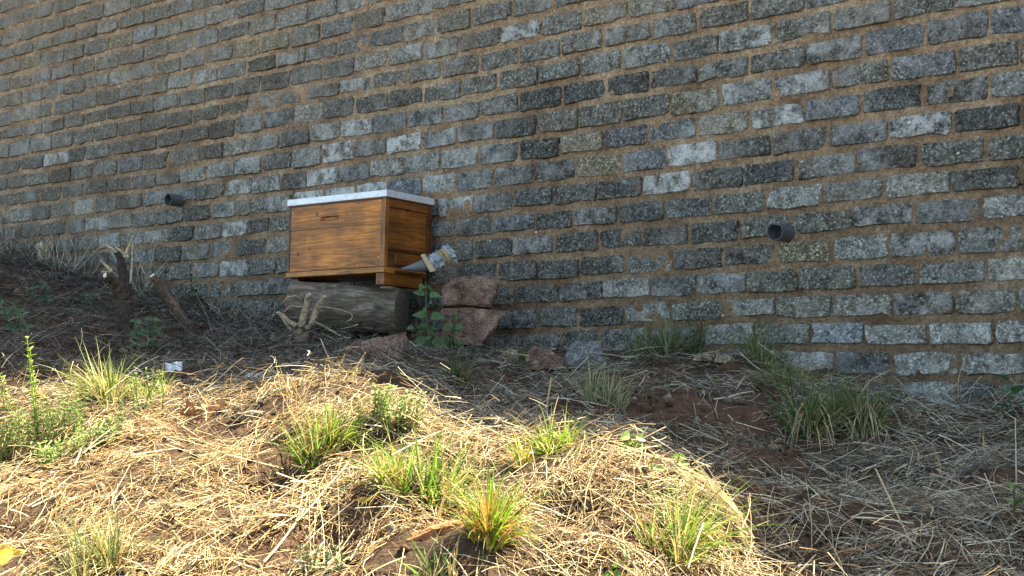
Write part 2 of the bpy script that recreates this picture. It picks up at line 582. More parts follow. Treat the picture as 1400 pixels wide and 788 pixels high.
def gz(x, y):
    """height of the ground sheet (bilinear in its fine part)"""
    x, y = np.asarray(x, float), np.asarray(y, float)
    u = np.clip((x - fx[0]) / 0.03, 0, len(fx) - 1.001)
    v = np.clip((y - fy[0]) / 0.03, 0, len(fy) - 1.001)
    i, j = u.astype(int), v.astype(int)
    a, b = u - i, v - j
    return (FZ[i, j] * (1 - a) + FZ[i + 1, j] * a) * (1 - b) + (FZ[i, j + 1] * (1 - a) + FZ[i + 1, j + 1] * a) * b


def hit(px, py, y0=1.9):
    """where the view ray through a pixel meets the ground"""
    r = ray(px, py)
    Y = np.arange(y0, 9.5, 0.01)
    x, z = r.x / r.y * Y, EYE + r.z / r.y * Y
    below = z < gz(x, Y)
    inside = wall_dist(x, Y) > 0.02
    k = np.argmax(below & inside) if (below & inside).any() else np.argmax(~inside) - 1
    return Vector((x[k], Y[k], float(gz(x[k], Y[k]))))


def img(P):
    """pixel of a world point array (n,3)"""
    P = np.asarray(P, float) - np.array([0, 0, EYE])
    c, s = math.cos(PITCH), math.sin(PITCH)
    f = P[:, 1] * c + P[:, 2] * s
    u = -P[:, 1] * s + P[:, 2] * c
    X, Y = P[:, 0] * FPX / f, -u * FPX / f
    cr, sr = math.cos(ROLL), math.sin(ROLL)
    return 700 + X * cr - Y * sr, 394 + X * sr + Y * cr


# places where bare earth shows, and their spread (metres)
def spots(l):
    return [(hit(px, py).x, hit(px, py).y, r) for px, py, r in l]


RED = spots([(900, 510, .35), (1040, 572, .22), (1030, 655, .22), (1010, 620, .2), (560, 492, .45), (520, 478, .3), (760, 515, .3), (930, 540, .3), (1035, 690, .12), (870, 520, .25)])
BARE = RED + spots([(680, 520, .3), (800, 560, .25), (1045, 720, .15)])


def field(x, y, l):
    f = np.zeros_like(np.asarray(x, float))
    for cx, cy, r in l:
        f = np.maximum(f, np.exp(-((x - cx) ** 2 + (y - cy) ** 2) / (r * r) * 1.2))
    return f


XX, YY = np.meshgrid(gx, gy, indexing='ij')
V = np.stack([XX.ravel(), YY.ravel(), GZ.ravel()], 1)
idx = np.arange(nx_ * ny_).reshape(nx_, ny_)
F = np.stack([idx[:-1, :-1], idx[1:, :-1], idx[1:, 1:], idx[:-1, 1:]], -1).reshape(-1, 4)
red = np.clip(field(V[:, 0], V[:, 1], RED) * 0.75 + value_noise(V[:, 0], V[:, 1], 3.1, 9) * 0.9 + value_noise(V[:, 0], V[:, 1], 17, 10) * 0.5, 0, 1)[:, None]
dark = np.array([0.074, 0.047, 0.032]); rc = np.array([0.135, 0.070, 0.045])
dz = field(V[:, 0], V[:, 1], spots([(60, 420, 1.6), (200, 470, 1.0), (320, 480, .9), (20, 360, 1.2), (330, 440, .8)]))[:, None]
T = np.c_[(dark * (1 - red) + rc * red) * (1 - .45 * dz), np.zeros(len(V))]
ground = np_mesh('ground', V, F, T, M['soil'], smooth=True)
tag(ground, kind='structure')

# ------------------------------------------------------------------ the brick wall
WALL_Z0 = 0.9
wall_root_loc = Vector((WALL_DIST * CP, WALL_DIST * SP, 0.0))
WALL_RZ = math.atan2(-CP, SP)            # local x runs to the right along the face, y into the wall
wall = empty('brick_wall', wall_root_loc, WALL_RZ)
tag(wall, 'long tall wall of rough grey ash bricks in tan clay mortar behind the hive', 'wall')
TOP = EYE + COURSE0 + 1.5

JOINTS = """-10:8014g,7796g,7585
-9:7876g,7645g,7428g,7199l,7000
-8:7970g,7746g,7532g,7303g,7088b,6911l,6660g,6471
-7:7828g,7620g,7408g,7167g,6978l,6767g,6534g,6306b,6099g,5864
-6:7975g,7745y,7535g,7292g,7087g,6858y,6630B,6422l,6200l,5995l,5751b,5537l,5319
-5:7852g,7626B,7413g,7186g,6968g,6752g,6522,6307g,6082b,5888b,5643l,5444l,5216b,5010w,4791
-4:7941g,7712l,7497d,7273g,7055g,6840l,6627l,6414g,6198b,5988g,5773y,5553y,5342g,5116b,4895g,4689l,4475l,4383l,4283g
-3:7816g,7598d,7386g,7173g,6946d,6737g,6523g,6305l,6094l,5873b,5658D,5436w,5222b,5005b,4791b,4569l,4364g,4155b,3927g,3702g,3461g
-2:7922d,7686d,7479d,7261g,7058d,6841d,6615d,6411g,6184g,5973d,5753d,5547D,5321d,5097d,4882l,4658l,4443g,4228g,3989w,3765g,3551y,3331y,3103b,2898g
-1:7829g,7600g,7376g,7161g,6952g,6733d,6508d,6300d,6081d,5858D,5635g,5403d,5194d,4972w,4750g,4542g,4333g,4102g,3884g,3661g,3446g,3214g,3000g,2774g,2542b,2344g,2156g
0:7900d,7684d,7454w,7196d,7025g,6799d,6592d,6371d,6151d,5934D,5727s,5516d,5289l,5081d,4869d,4645d,4432g,4206g,3994g,3776g,3563g,3352l,3121g,2908w,2675g,2441g,2213g,1985l
1:7828d,7617g,7378D,7165d,6948g,6718b,6488d,6272g,6025d,5820l,5602g,5397d,5172l,4960w,4744d,4531s,4310g,4096g,3876d,3651d,3427d,3220d,3002g,2775g,2547s,2317b,2093s,1867b
2:7684d,7470d,7248d,7038d,6801d,6589s,6369d,6162l,5939w,5722w,5513d,5297l,5081w,4868d,4652w,4433g,4224d,4006d,3781g,3567g,3343g,3121y,2899w,2676w,2445g,2221b,1984g,1770g
3:7788l,7550d,7354g,7115l,6917g,6711d,6471b,6208b,6020g,5800w,5586l,5372d,5185w,4964d,4757l,4536g,4319g,4095d,3873D,3655y,3439b,3222b,2999y,2770w,2546b,2326d,2097s,1868l
4:7700d,7432d,7194b,7005l,6780g,6565g,6346d,6124d,5898w,5700g,5487w,5277w,5057w,4845w,4637b,4421l,4225d,4008d,3784s,3570y,3345b,3134w,2909d,2681d,2450s,2226w,1995d,1768d
5:7796g,7569g,7335g,7102g,6870l,6661g,6453l,6241d,6029g,5803w,5604d,5442g,5262g,5052,4328w,4120d,3898d,3689s,3463d,3244w,3020d,2795d,2581g,2345d,2114g,1885g
6:6539b,6332d,6122g,5891g,5680d,5463l,5267,4226d,4010b,3776d,3581s,3362d,3143d,2927g,2701l,2474g,2243l,2006D,1770g
7:6040b,5809w,5585g,5378,4223g,4109d,3903s,3678d,3457d,3241d,3027d,2808g,2605g,2360s,2132d,1900l
8:5684g,5469,4190d,3976d,3763d,3546d,3319g,3098d,2878s,2659y,2441l,2228s,1984g,1761
9:3885d,3651s,3428l,3205d,2997s,2780g,2569g,2345s,2118g,1889l
10:3998s,3755d,3549D,3327g,3107g,2879l,2659g,2436l,2215s,1991g,1787g
11:4048d,3833s,3631d,3438d,2745g,2522B,2315l,2089l,1865l
12:2428d,2214l,1977l
13:1985d,1858d"""
COURSE_DRIFT = [[7.74,-10,[-4,-3,-11,6,6,8,6,-5,12,2,6,8,10,6,3]],[6.31,-7,[-2,-5,-7,-3,2,3,1,3,-9,1,-4,-7,-3,-3]],[5.17,-5,[-5,-11,0,-5,14,4,6,-7,-6]],[4.22,-4,[10,-2,-1,-1,-1,-4,1,-1,-7,-7,-2,-6]],[3.43,-2,[2,7,0,4,-9,-8,-8,-8,-5,-5,-4,1,-1]],[2.77,-1,[1,-1,3,-6,-6,-5,-7,-5,-2,1,2,12,15]],[2.26,0,[11,8,6,0,1,-1,1,6,-1,-2,-1,5,0]],[2.0,0,[16,6,1,-3,-5,-3,2,6,-1,0,-3,-1,1]]]



def drift(k, s):
    """how far a bed joint strays from level, in metres"""
    S = np.array([c[0] for c in COURSE_DRIFT])[::-1]
    D = np.array([c[2][min(max(k - c[1], 0), len(c[2]) - 1)] for c in COURSE_DRIFT], float)[::-1]
    return float(np.interp(s, S, D)) / 1000.0


TONES = {'d': (0.086, 0.090, 0.085), 'D': (0.074, 0.076, 0.071), 'g': (0.138, 0.141, 0.125), 'b': (0.128, 0.138, 0.147), 'B': (0.18, 0.205, 0.24),
         'l': (0.200, 0.205, 0.184), 'w': (0.165, 0.170, 0.160), 'y': (0.205, 0.185, 0.128), 's': (0.090, 0.091, 0.087)}
SALT = {'w': 0.85, 'l': 0.36, 's': 0.35, 'B': 0.35, 'g': 0.14, 'b': 0.16, 'd': 0.08, 'D': 0.0, 'y': 0.12}
S_LO, S_HI, K_LO, K_HI = 0.5, 9.4, -14, 17
courses = {}
for line in JOINTS.split('\n'):
    k, l = line.split(':')
    courses[int(k)] = [(int(t.rstrip('dDgbBlwys')) / 1000.0, t[-1] if t[-1].isalpha() else None) for t in l.split(',')]
bricks = []     # (s_left, s_right, course, tone)
for k in range(K_LO, K_HI):
    q = courses.get(k, [])
    if not q:
        q = [(4.0 + random.uniform(0, 0.2), None)]
    J = [(q[0][0], None)]
    js = [j for j in q]
    full = []
    for (s1, t), (s2, _) in zip(js[:-1], js[1:]):
        w = s1 - s2
        n = 1 if w < 0.31 else max(2, round(w / 0.219))
        for i in range(n):
            full.append((s1 - w * i / n, s1 - w * (i + 1) / n, t if n == 1 else None))
    s = js[0][0]
    while s < S_HI:
        w = 0.219 + random.uniform(-0.012, 0.012)
        full.insert(0, (s + w, s, None)); s += w
    s = js[-1][0]
    last_t = js[-1][1]
    while s > S_LO:
        w = 0.219 + random.uniform(-0.012, 0.012)
        full.append((s, s - w, last_t)); last_t = None; s -= w
    for s1, s2, t in full:
        if t is None:
            t = random.choice('ddgggs' if k > 2 else 'ggglbd')
            if k > 8 and s1 < 3: t = random.choice('lggl')
        bricks.append((s1, s2, k, t))


def brick_geo(s1, s2, k, tone, centre):
    """an irregular, round-cornered brick: verts in the wall frame relative to its centre"""
    zt = EYE + COURSE0 - 0.1 * (k - 1)
    zb = EYE + COURSE0 - 0.1 * k
    sm = (s1 + s2) / 2
    up_ = drift(k - 1, sm); dn_ = drift(k, sm)
    slope = (drift(k, s2) - drift(k, s1)) * 0.5
    x0, x1 = -s1 + random.uniform(0.002, 0.009), -s2 - random.uniform(0.002, 0.009)
    z0, z1 = zb + dn_ + random.uniform(0.007, 0.016), zt + up_ - random.uniform(0.008, 0.016)
    cx, cz = (x0 + x1) / 2, (z0 + z1) / 2
    hx, hz = (x1 - x0) / 2, (z1 - z0) / 2
    cut = [random.uniform(0.004, 0.014) for _ in range(4)]
    if random.random() < 0.28: cut[random.randrange(4)] = random.uniform(0.015, 0.032)
    O = []
    for ci, (sx, sz) in enumerate(((-1, -1), (1, -1), (1, 1), (-1, 1))):
        c = cut[ci]
        a, b = (sx * hx, sz * (hz - c)), (sx * (hx - c * 1.3), sz * hz)
        m = (sx * (hx - c * 0.35), sz * (hz - c * 0.3))
        O += [a, m, b] if sx * sz > 0 else [b, m, a]
        nxt = ((1, -1), (1, 1), (-1, 1), (-1, -1))[ci]
        for f in ((0.33, 0.67) if ci % 2 == 0 else (0.5,)):
            if ci % 2 == 0: O.append((hx * sx + (nxt[0] - sx) * hx * f, sz * hz))
            else: O.append((sx * hx, sz * hz + (nxt[1] - sz) * hz * f))
    O = [(x + random.uniform(-.004, .004), z + random.uniform(-.0038, .0038) + slope * x / max(hx, .01)) for x, z in O]
    if centre: offx, offz = 0.0, 0.0
    else: offx, offz = cx, cz
    out = -random.uniform(0.0005, 0.0065)
    tilt = random.uniform(-0.02, 0.02); tiltz = random.uniform(-0.03, 0.03)
    for _ in range(random.choice((0, 0, 1, 1, 2))):      # knocked-off bits along the edge
        i = random.randrange(len(O)); f = random.uniform(0.04, 0.13)
        O[i] = (O[i][0] * (1 - f), O[i][1] * (1 - 2.2 * f))
    n = len(O)
    ring = lambda sc, y: [(x * sc + offx, y + x * tilt + z * tiltz, z * (1 - (1 - sc) * 2.2) + offz) for x, z in O]
    Vv = [(x + offx, 0.05, z + offz) for x, z in O] + ring(0.995, out + 0.006) + ring(0.965, out) + [(offx + random.uniform(-.02, .02), out - random.uniform(0, .002), offz)]
    Ff = []
    for r in range(2):
        for i in range(n):
            j = (i + 1) % n
            Ff.append((r * n + i, r * n + j, (r + 1) * n + j, (r + 1) * n + i))
    for i in range(n): Ff.append((2 * n + i, 2 * n + (i + 1) % n, 3 * n))
    c = TONES[tone]
    m = random.uniform(0.87, 1.13)
    hue = random.uniform(-0.05, 0.05)
    Tt = (c[0] * m * (1.16 + hue), c[1] * m * 1.11, c[2] * m * (1.04 - hue), SALT[tone] * random.uniform(0.5, 1.2))
    return Vv, Ff, Tt, Vector((cx, 0, cz))


# which bricks the photograph shows largest
inv = Matrix.Rotation(WALL_RZ, 4, 'Z')
seen = []
for i, (s1, s2, k, t) in enumerate(bricks):
    sm = (s1 + s2) / 2
    w = wall_root_loc + inv @ Vector((-sm, 0, EYE + COURSE0 - 0.1 * (k - 0.5)))
    x, y = img([w])
    x, y = float(x[0]), float(y[0])
    g = float(gz(w.x - CP * 0.05, w.y - SP * 0.05))
    hid = 392 < x < 590 and 265 < y < 455
    if -20 < x < 1420 and -12 < y < 600 and w.z > g - 0.02 and not hid: seen.append((w.y, i))
singles = {i for _, i in sorted(seen)[:300]}
rest = MB()
for i, (s1, s2, k, t) in enumerate(bricks):
    if i in singles:
        Vv, Ff, Tt, cc = brick_geo(s1, s2, k, t, True)
        m = MB(); m.add(Vv, Ff, Tt)
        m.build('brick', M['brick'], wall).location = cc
    else:
        Vv, Ff, Tt, cc = brick_geo(s1, s2, k, t, False)
        rest.add(Vv, Ff, Tt)
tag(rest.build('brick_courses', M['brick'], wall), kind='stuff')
# mortar: a lumpy face recessed behind the bricks, in places smeared over their edges
mx, mz = np.arange(-S_HI, -S_LO + 0.001, 0.014), np.arange(WALL_Z0, TOP + 0.001, 0.014)
MX, MZ = np.meshgrid(mx, mz, indexing='ij')
dep = 0.0050 + value_noise(MX, MZ, 3.3, 21) * 0.007 + value_noise(MX, MZ, 12, 22) * 0.011 + value_noise(MX, MZ, 33, 23) * 0.010
dep = np.clip(dep, -0.0025, 0.03)
n0, n1 = MX.shape
V = np.stack([MX, dep, MZ], -1).reshape(-1, 3)
idx = np.arange(n0 * n1).reshape(n0, n1)
F = np.stack([idx[:-1, :-1], idx[1:, :-1], idx[1:, 1:], idx[:-1, 1:]], -1).reshape(-1, 4)
np_mesh('mortar', V, F, np.ones((len(V), 4)), M['mortar'], wall, True)
core = MB(); core.box((-S_HI - 3, 0.045, 0.0), (-S_LO + 2.2, 0.26, TOP))
core.build('wall_core', M['mortar'], wall)

def pick(l):
    c = random.choice(l); v = random.uniform(0.8, 1.2)
    return (c[0] * v, c[1] * v, c[2] * v, 0)


# ------------------------------------------------------------------ beehive
HZ = math.radians(-38)
hive_loc = at(525.5, 372.5, 5.99)
hive = empty('beehive', hive_loc, HZ)
tag(hive, 'varnished amber pine beehive box with white sheet metal lid, resting on the log', 'beehive')
L, D = 0.575, 0.287
Z1, Z2, Z3 = 0.024, 0.311, 0.343


def hpart(name, mat, a, b, bevel=0.0015, parent=None):
    m = MB(); m.box(a, b)
    return m.build(name, mat, parent or hive, bevel=bevel)


hpart('floor_board', M['floor_wood'], (-L - 0.006, -0.006, 0.0), (0.002, D - 0.03, Z1 - 0.001), 0.003)
hpart('inner_box', M['dark_wood'], (-L + 0.006, 0.016, Z1), (-0.011, D - 0.006, Z2 - 0.002), 0)
# front boards; the upper one has a hand hold cut into it
seam = 0.205
m = MB()
sx0, sx1, sz0, sz1 = -0.385, -0.270, 0.236, 0.256
xa, xb, za, zb = -L + 0.011, -0.030, seam + 0.0006, Z2 - 0.004
xs, zs = [xa, sx0, sx1, xb], [za, sz0, sz1, zb]
for i in range(3):
    for j in range(3):
        if (i, j) == (1, 1): continue
        m.add([(xs[i], 0, zs[j]), (xs[i + 1], 0, zs[j]), (xs[i + 1], 0, zs[j + 1]), (xs[i], 0, zs[j + 1])], [(0, 1, 2, 3)])
m.add([(sx0, 0, sz0), (sx1, 0, sz0), (sx1, 0, sz1), (sx0, 0, sz1), (sx0 + .006, .012, sz0 + .002), (sx1 - .006, .012, sz0 + .002), (sx1 - .006, .012, sz1 - .003), (sx0 + .006, .012, sz1 - .003)],
      [(0, 4, 5, 1), (1, 5, 6, 2), (2, 6, 7, 3), (3, 7, 4, 0), (4, 7, 6, 5)])
m.add([(xa, 0, za), (xb, 0, za), (xb, 0.015, za), (xa, 0.015, za), (xa, 0, zb), (xb, 0, zb), (xb, 0.015, zb), (xa, 0.015, zb)], [(0, 3, 2, 1), (4, 5, 6, 7), (0, 4, 7, 3), (1, 2, 6, 5)])
up_board = m.build('front_board', M['front_wood'], hive)
m = MB(); m.box((sx0 + 0.016, 0.0085, sz0 + 0.004), (sx1 - 0.02, 0.0118, sz0 + 0.011)); m.build('hand_hold_lip', M['post_wood'], up_board)
lo_board = hpart('front_board', M['front_wood_low'], (xa, 0.0008, Z1 + 0.002), (xb, 0.0155, seam - 0.0006), 0.0008)
hpart('corner_post', M['dark_wood'], (-L, -0.001, Z1 + 0.001), (-L + 0.0098, D, Z2 - 0.002))
hpart('corner_post', M['post_wood'], (-0.0292, -0.001, Z1 + 0.001), (-0.0158, 0.015, Z2 - 0.003))
hpart('corner_post', M['post_wood'], (-0.0148, -0.0025, Z1 + 0.001), (0.0, 0.018, Z2 - 0.002))
# right side: rails, a recessed panel, the entrance block below
hpart('side_rail', M['side_wood'], (-0.012, 0.0185, Z2 - 0.036), (0.0, D - 0.03, Z2 - 0.002))
hpart('side_panel', M['side_wood'], (-0.012, 0.0187, 0.112), (-0.0065, D - 0.03, Z2 - 0.0372), 0)
hpart('side_rail', M['dark_wood'], (-0.012, D - 0.0295, Z1 + 0.001), (0.001, D, Z2 - 0.002))
hpart('side_rail', M['dark_wood'], (-0.012, 0.0187, 0.098), (-0.001, D - 0.03, 0.1112))
hpart('entrance_recess', M['dark_wood'], (-0.03, 0.0187, Z1 + 0.001), (-0.009, D - 0.03, 0.0972), 0)
hpart('entrance_block', M['side_wood'], (-0.0088, 0.062, Z1 + 0.012), (0.002, D - 0.05, 0.088), 0.003)
hpart('runner', M['side_wood'], (-0.046, -0.002, -0.05), (0.0, D - 0.05, -0.0006), 0.002)
hpart('runner', M['dark_wood'], (-L + 0.002, 0.02, -0.05), (-L + 0.046, D - 0.01, -0.0006), 0.002)
hpart('alighting_board', M['dark_wood'], (0.0025, 0.06, 0.004), (0.016, D - 0.05, 0.014), 0.002)
# lid: a folded metal tray over a thin wooden rim
lid = hpart('lid', M['metal'], (-L - 0.008, -0.009, Z2 + 0.003), (0.008, D + 0.006, Z3), 0.0025)
hpart('lid_rim', M['dark_wood'], (-L - 0.004, -0.0045, Z2 - 0.0025), (0.004, D + 0.002, Z2 + 0.0028), 0)
def screws(pts, parent, axis_y=True, r=0.0028, tint=(0.7, 0.7, 0.7, 0)):
    for x, y, z in pts:
        s = MB()
        d = Vector((0, -1, 0)) if axis_y else Vector((1, 0, 0))
        s.tube([Vector((x, y, z)), Vector((x, y, z)) + d * 0.0012, Vector((x, y, z)) + d * 0.002], [r, r, r * 0.6], 7, tint)
        s.build('screw', M['metal'], parent)
screws([(-L + 0.03, -0.009, 0.326), (-0.36, -0.009, 0.325), (-0.17, -0.009, 0.327), (-0.04, -0.009, 0.327)], lid, tint=(0.3, 0.3, 0.3, 0))
screws([(-0.036, 0.0, Z2 - 0.012), (-0.036, 0.0008, Z1 + 0.04), (-L + 0.022, 0.0, Z2 - 0.03)], hive)

# ------------------------------------------------------------------ horn with its wrapping, lying on the alighting board
Hm = hive.location
HR = Matrix.Rotation(HZ, 4, 'Z')
hl = lambda x, y, z: Hm + HR @ Vector((x, y, z))
horn = empty('cone_funnel', hl(0.03, 0.05, 0.02))
tag(horn, 'grey pointed cone wrapped in shiny plastic and brown tape, stuck out beside the hive entrance', 'funnel')
o0 = horn.location
tip, mid, end = at(548, 367.5, 5.95), at(587, 366, 5.97), at(617, 347, 6.02)
def lerp(a, b, t): return a * (1 - t) + b * t
def hp(t):
    p = lerp(lerp(tip, mid, t), lerp(mid, end, t), t)
    return p - o0
m = MB(); m.tube([hp(t) for t in np.linspace(0, 0.56, 12)], [0.0015 + 0.033 * (t / 0.56) ** 0.9 for t in np.linspace(0, 0.56, 12)], 14, (0.13, 0.14, 0.148, 0))
m.build('cone', M['horn'], horn, True)
m = MB()
tt = np.linspace(0.5, 1.0, 16)
m.tube([hp(t) for t in tt], [0.033 + 0.003 * math.sin(t * 60) + (0.008 if t > .93 else 0) - (0.004 if .8 < t < .9 else 0) for t in tt], 16, (0.36, 0.40, 0.45, 0), 0.27)
m.build('plastic_wrap', M['film'], horn)
for c, hw in ((0.84, 0.035), (0.76, 0.014)):
    m = MB(); m.tube([hp(c - hw), hp(c), hp(c + hw)], [0.0375, 0.039, 0.0375], 16, (0.38, 0.27, 0.14, 0), 0.03); m.build('tape_band', M['card'], horn)
# stiff strip of card folded round the cone
c0 = hp(0.52); ax = (hp(0.6) - hp(0.44)).normalized()
tw = ax.cross(Vector((0, 0, 1))).normalized(); uu = tw.cross(ax)
m = MB()
for off, sg in ((0.0, 1),):
    a = [c0 + uu * 0.036 - ax * 0.013 - tw * 0.0, c0 + uu * 0.036 + ax * 0.004, c0 - uu * 0.042 + ax * 0.028, c0 - uu * 0.040 + ax * 0.004]
    vv = Vector((-0.2, -1, 0)).normalized()
    f1 = [p + vv * 0.036 for p in a]; f2 = [p + vv * 0.040 for p in a]
    m.add(f1 + f2, [(0, 1, 2, 3), (7, 6, 5, 4), (0, 4, 5, 1), (1, 5, 6, 2), (2, 6, 7, 3), (3, 7, 4, 0)], (0.55, 0.43, 0.26, 0))
    b = [a[0] + vv * 0.04, a[1] + vv * 0.04, a[1] - vv * 0.02, a[0] - vv * 0.02]
    m.add(b + [p + uu * 0.003 for p in b], [(3, 2, 1, 0), (4, 5, 6, 7), (0, 1, 5, 4), (1, 2, 6, 5), (2, 3, 7, 6), (3, 0, 4, 7)], (0.50, 0.38, 0.22, 0))
m.build('card_strip', M['card'], horn)

# ------------------------------------------------------------------ log under the hive
A, B = at(402, 417, 6.24), at(549, 425, 6.12)
ax = (B - A).normalized()
Llog = (B - A).length
log = empty('log', A)
log.matrix_world = Matrix.Translation(A) @ ax.to_track_quat('X', 'Z').to_matrix().to_4x4()
tag(log, 'thick weathered grey log lying on its side under the front of the hive', 'log')
m = MB()
NR, NL, R0 = 36, 30, 0.098
V, Fq = [], []
for i in range(NL):
    t = i / (NL - 1)
    for k in range(NR):
        a = 2 * math.pi * k / NR
        n = noise.noise(Vector((t * 2.5, math.cos(a) * 1.8, math.sin(a) * 1.8)))
        n2 = noise.noise(Vector((t * 3.0, math.cos(a) * 7, math.sin(a) * 7)))
        r = R0 * (1.0 + 0.05 * (1 - t)) + n * 0.010 + n2 * 0.007 + noise.noise(Vector((t * 5.0, math.cos(a) * 16, math.sin(a) * 16))) * 0.006
        V.append((t * Llog + (0.01 * n2 if 0 < i < NL - 1 else 0), math.cos(a) * r, math.sin(a) * r))
Fq = [(i * NR + k, i * NR + (k + 1) % NR, (i + 1) * NR + (k + 1) % NR, (i + 1) * NR + k) for i in range(NL - 1) for k in range(NR)]
m.add(V, Fq)
m.build('bark', M['bark'], log, True)
for nm, i0_, x in (('cut_end', NL - 1, Llog), ('cut_end', 0, 0)):
    m = MB()
    ringv = [Vector(V[i0_ * NR + k]) for k in range(NR)]
    sgn = 1 if x else -1
    vv = [p * 1.0 for p in ringv] + [Vector((x + sgn * 0.004, p.y * 0.9, p.z * 0.9)) for p in ringv] + [Vector((x + sgn * 0.006, 0, 0))]
    ff = [(k, (k + 1) % NR, NR + (k + 1) % NR, NR + k) for k in range(NR)] + [(NR + k, NR + (k + 1) % NR, 2 * NR) for k in range(NR)]
    m.add(vv, ff, (0.15, 0.125, 0.095, 0))
    m.build(nm, M['matt'], log)
# pale patch where the bark has come away, near the right end
m = MB(); V2 = []
for i in range(7):
    for k in range(9):
        t = 0.80 + 0.17 * i / 6; a = math.radians(62 + 62 * k / 8)
        n2 = noise.noise(Vector((t * 3.0, math.cos(a) * 7, math.sin(a) * 7)))
        n = noise.noise(Vector((t * 2.5, math.cos(a) * 1.8, math.sin(a) * 1.8)))
        e = 0.0045 * (1 if 0 < i < 6 and 0 < k < 8 else -1.2)
        r = R0 * (1.0 + 0.05 * (1 - t)) + n * 0.010 + n2 * 0.007 + e
        V2.append((t * Llog, -math.cos(a) * r, math.sin(a) * r))
m.add(V2, [(i * 9 + k, i * 9 + k + 1, (i + 1) * 9 + k + 1, (i + 1) * 9 + k) for i in range(6) for k in range(8)], (0.42, 0.34, 0.24, 0))
m.build('bare_patch', M['matt'], log)


# ------------------------------------------------------------------ stones
def rock(name, pts, Y, depth, mat, label, cat='stone', group=None, rough=0.010, seed=0, lean=0.0):
    """a broken stone whose near face has the corners pts (photograph pixels at distance Y), with a real thickness"""
    rs = random.Random(seed)
    P = [at(x, y, Y + lean * (pts[0][1] - y) / 300) for x, y in pts]
    c = sum(P, Vector()) / len(P)
    vd = Vector((ray(*pts[0]).x, 1, 0)).normalized()
    c = c + vd * depth * 0.45
    size = max((p - q).length for p in P for q in P)
    bm = bmesh.new()
    layers = []
    for q, (dd, sc) in enumerate(((0.0, 0.86), (0.12, 1.0), (0.6, 1.02), (1.0, 0.8))):
        layers.append([bm.verts.new((p - c) * sc + (c - c) + vd * (depth * (dd - 0.45)) * 1.0 + Vector([rs.uniform(-1, 1) * size * 0.03 for _ in range(3)]) + (p - p)) for p in P])
    n = len(P)
    for a, b in zip(layers[:-1], layers[1:]):
        for i in range(n): bm.faces.new((a[i], a[(i + 1) % n], b[(i + 1) % n], b[i]))
    bm.faces.new(layers[0][::-1]); bm.faces.new(layers[-1])
    bmesh.ops.recalc_face_normals(bm, faces=bm.faces)
    bmesh.ops.triangulate(bm, faces=bm.faces)
    bmesh.ops.subdivide_edges(bm, edges=bm.edges, cuts=3, use_grid_fill=True)
    for v in bm.verts:
        d = noise.fractal(v.co * (3.2 / size) + Vector((seed * 3.1, 0, 0)), 0.9, 2.1, 4) * rough * 1.6
        d += noise.noise(v.co * (22 / size) + Vector((0, seed, 0))) * rough * 0.45
        v.co += v.co.normalized() * d
    me = bpy.data.meshes.new(name)
    bm.to_mesh(me); bm.free()
    me.materials.append(mat)
    o = bpy.data.objects.new(name, me)
    o.location = c
    col.objects.link(o)
    return tag(o, label, cat, group)


rock('stone', [(607, 397), (622, 386), (646, 378), (681, 383), (675, 402), (671, 421), (640, 419), (606, 420)], 5.90, 0.20, M['red_stone'],
     'upper of two red stones stacked against the wall, flat topped', seed=3)
rock('stone', [(604, 423), (640, 422), (688, 427), (678, 446), (667, 462), (656, 475), (632, 470), (606, 462)], 5.86, 0.22, M['red_stone'],
     'lower of two red stones stacked against the wall, tapering to its foot', seed=5, rough=0.013)
rock('stone', [(720, 505), (723, 483), (733, 474), (748, 479), (764, 487), (772, 494), (770, 508)], 5.25, 0.14, M['red_stone'],
     'small reddish brown stone leaning on the grey stone below the wall', seed=8)
rock('stone', [(771, 503), (778, 478), (790, 465), (800, 470), (818, 468), (824, 484), (826, 505)], 5.32, 0.14, M['grey_stone'],
     'small angular blue grey stone beside the reddish one below the wall', seed=9)
rock('stone', [(455, 500), (468, 480), (488, 466), (520, 460), (552, 455), (556, 470), (553, 492), (520, 512), (480, 512)], 5.15, 0.22, M['red_stone'],
     'low slab of dark red stone half sunk in the soil before the log', seed=12, rough=0.014)
rock('stone', [(947, 494), (950, 486), (962, 482), (974, 486), (976, 495)], 5.0, 0.08, M['tan_stone'], 'tan stone lying just under the grass tuft by the wall foot', seed=14, rough=0.006)
rock('stone', [(977, 497), (979, 486), (992, 484), (1001, 490), (1004, 499)], 4.98, 0.08, M['tan_stone'], 'pale flat stone to the right of the tan stone under the grass tuft', seed=15, rough=0.006)
rock('stone', [(683, 498), (686, 486), (697, 477), (706, 480), (712, 490), (712, 499)], 5.5, 0.07, M['tan_stone'], 'yellowish mossy stone between the stacked red stones and the reddish stone', seed=16, rough=0.006)
rock('stone', [(320, 577), (326, 566), (345, 561), (362, 563), (364, 574), (340, 579)], 3.74, 0.10, M['tan_stone'], 'flat pale stone lying in the sunlit straw at the shadow edge', seed=17, rough=0.004)
# stone hidden behind the log that carries the back of the hive
b0 = hl(-0.30, 0.24, -0.052)
zg = float(gz(b0.x, b0.y)) - 0.05
m = MB()
m.box((-0.20, -0.06, zg - b0.z), (0.06, 0.04, 0.0))
bk = m.build('prop_stone', M['red_stone'], bevel=0.012)
bk.location = b0; bk.rotation_euler = (0, 0, HZ)
tag(bk, 'rough stone block in the dark gap behind the log, under the back of the hive', 'stone')


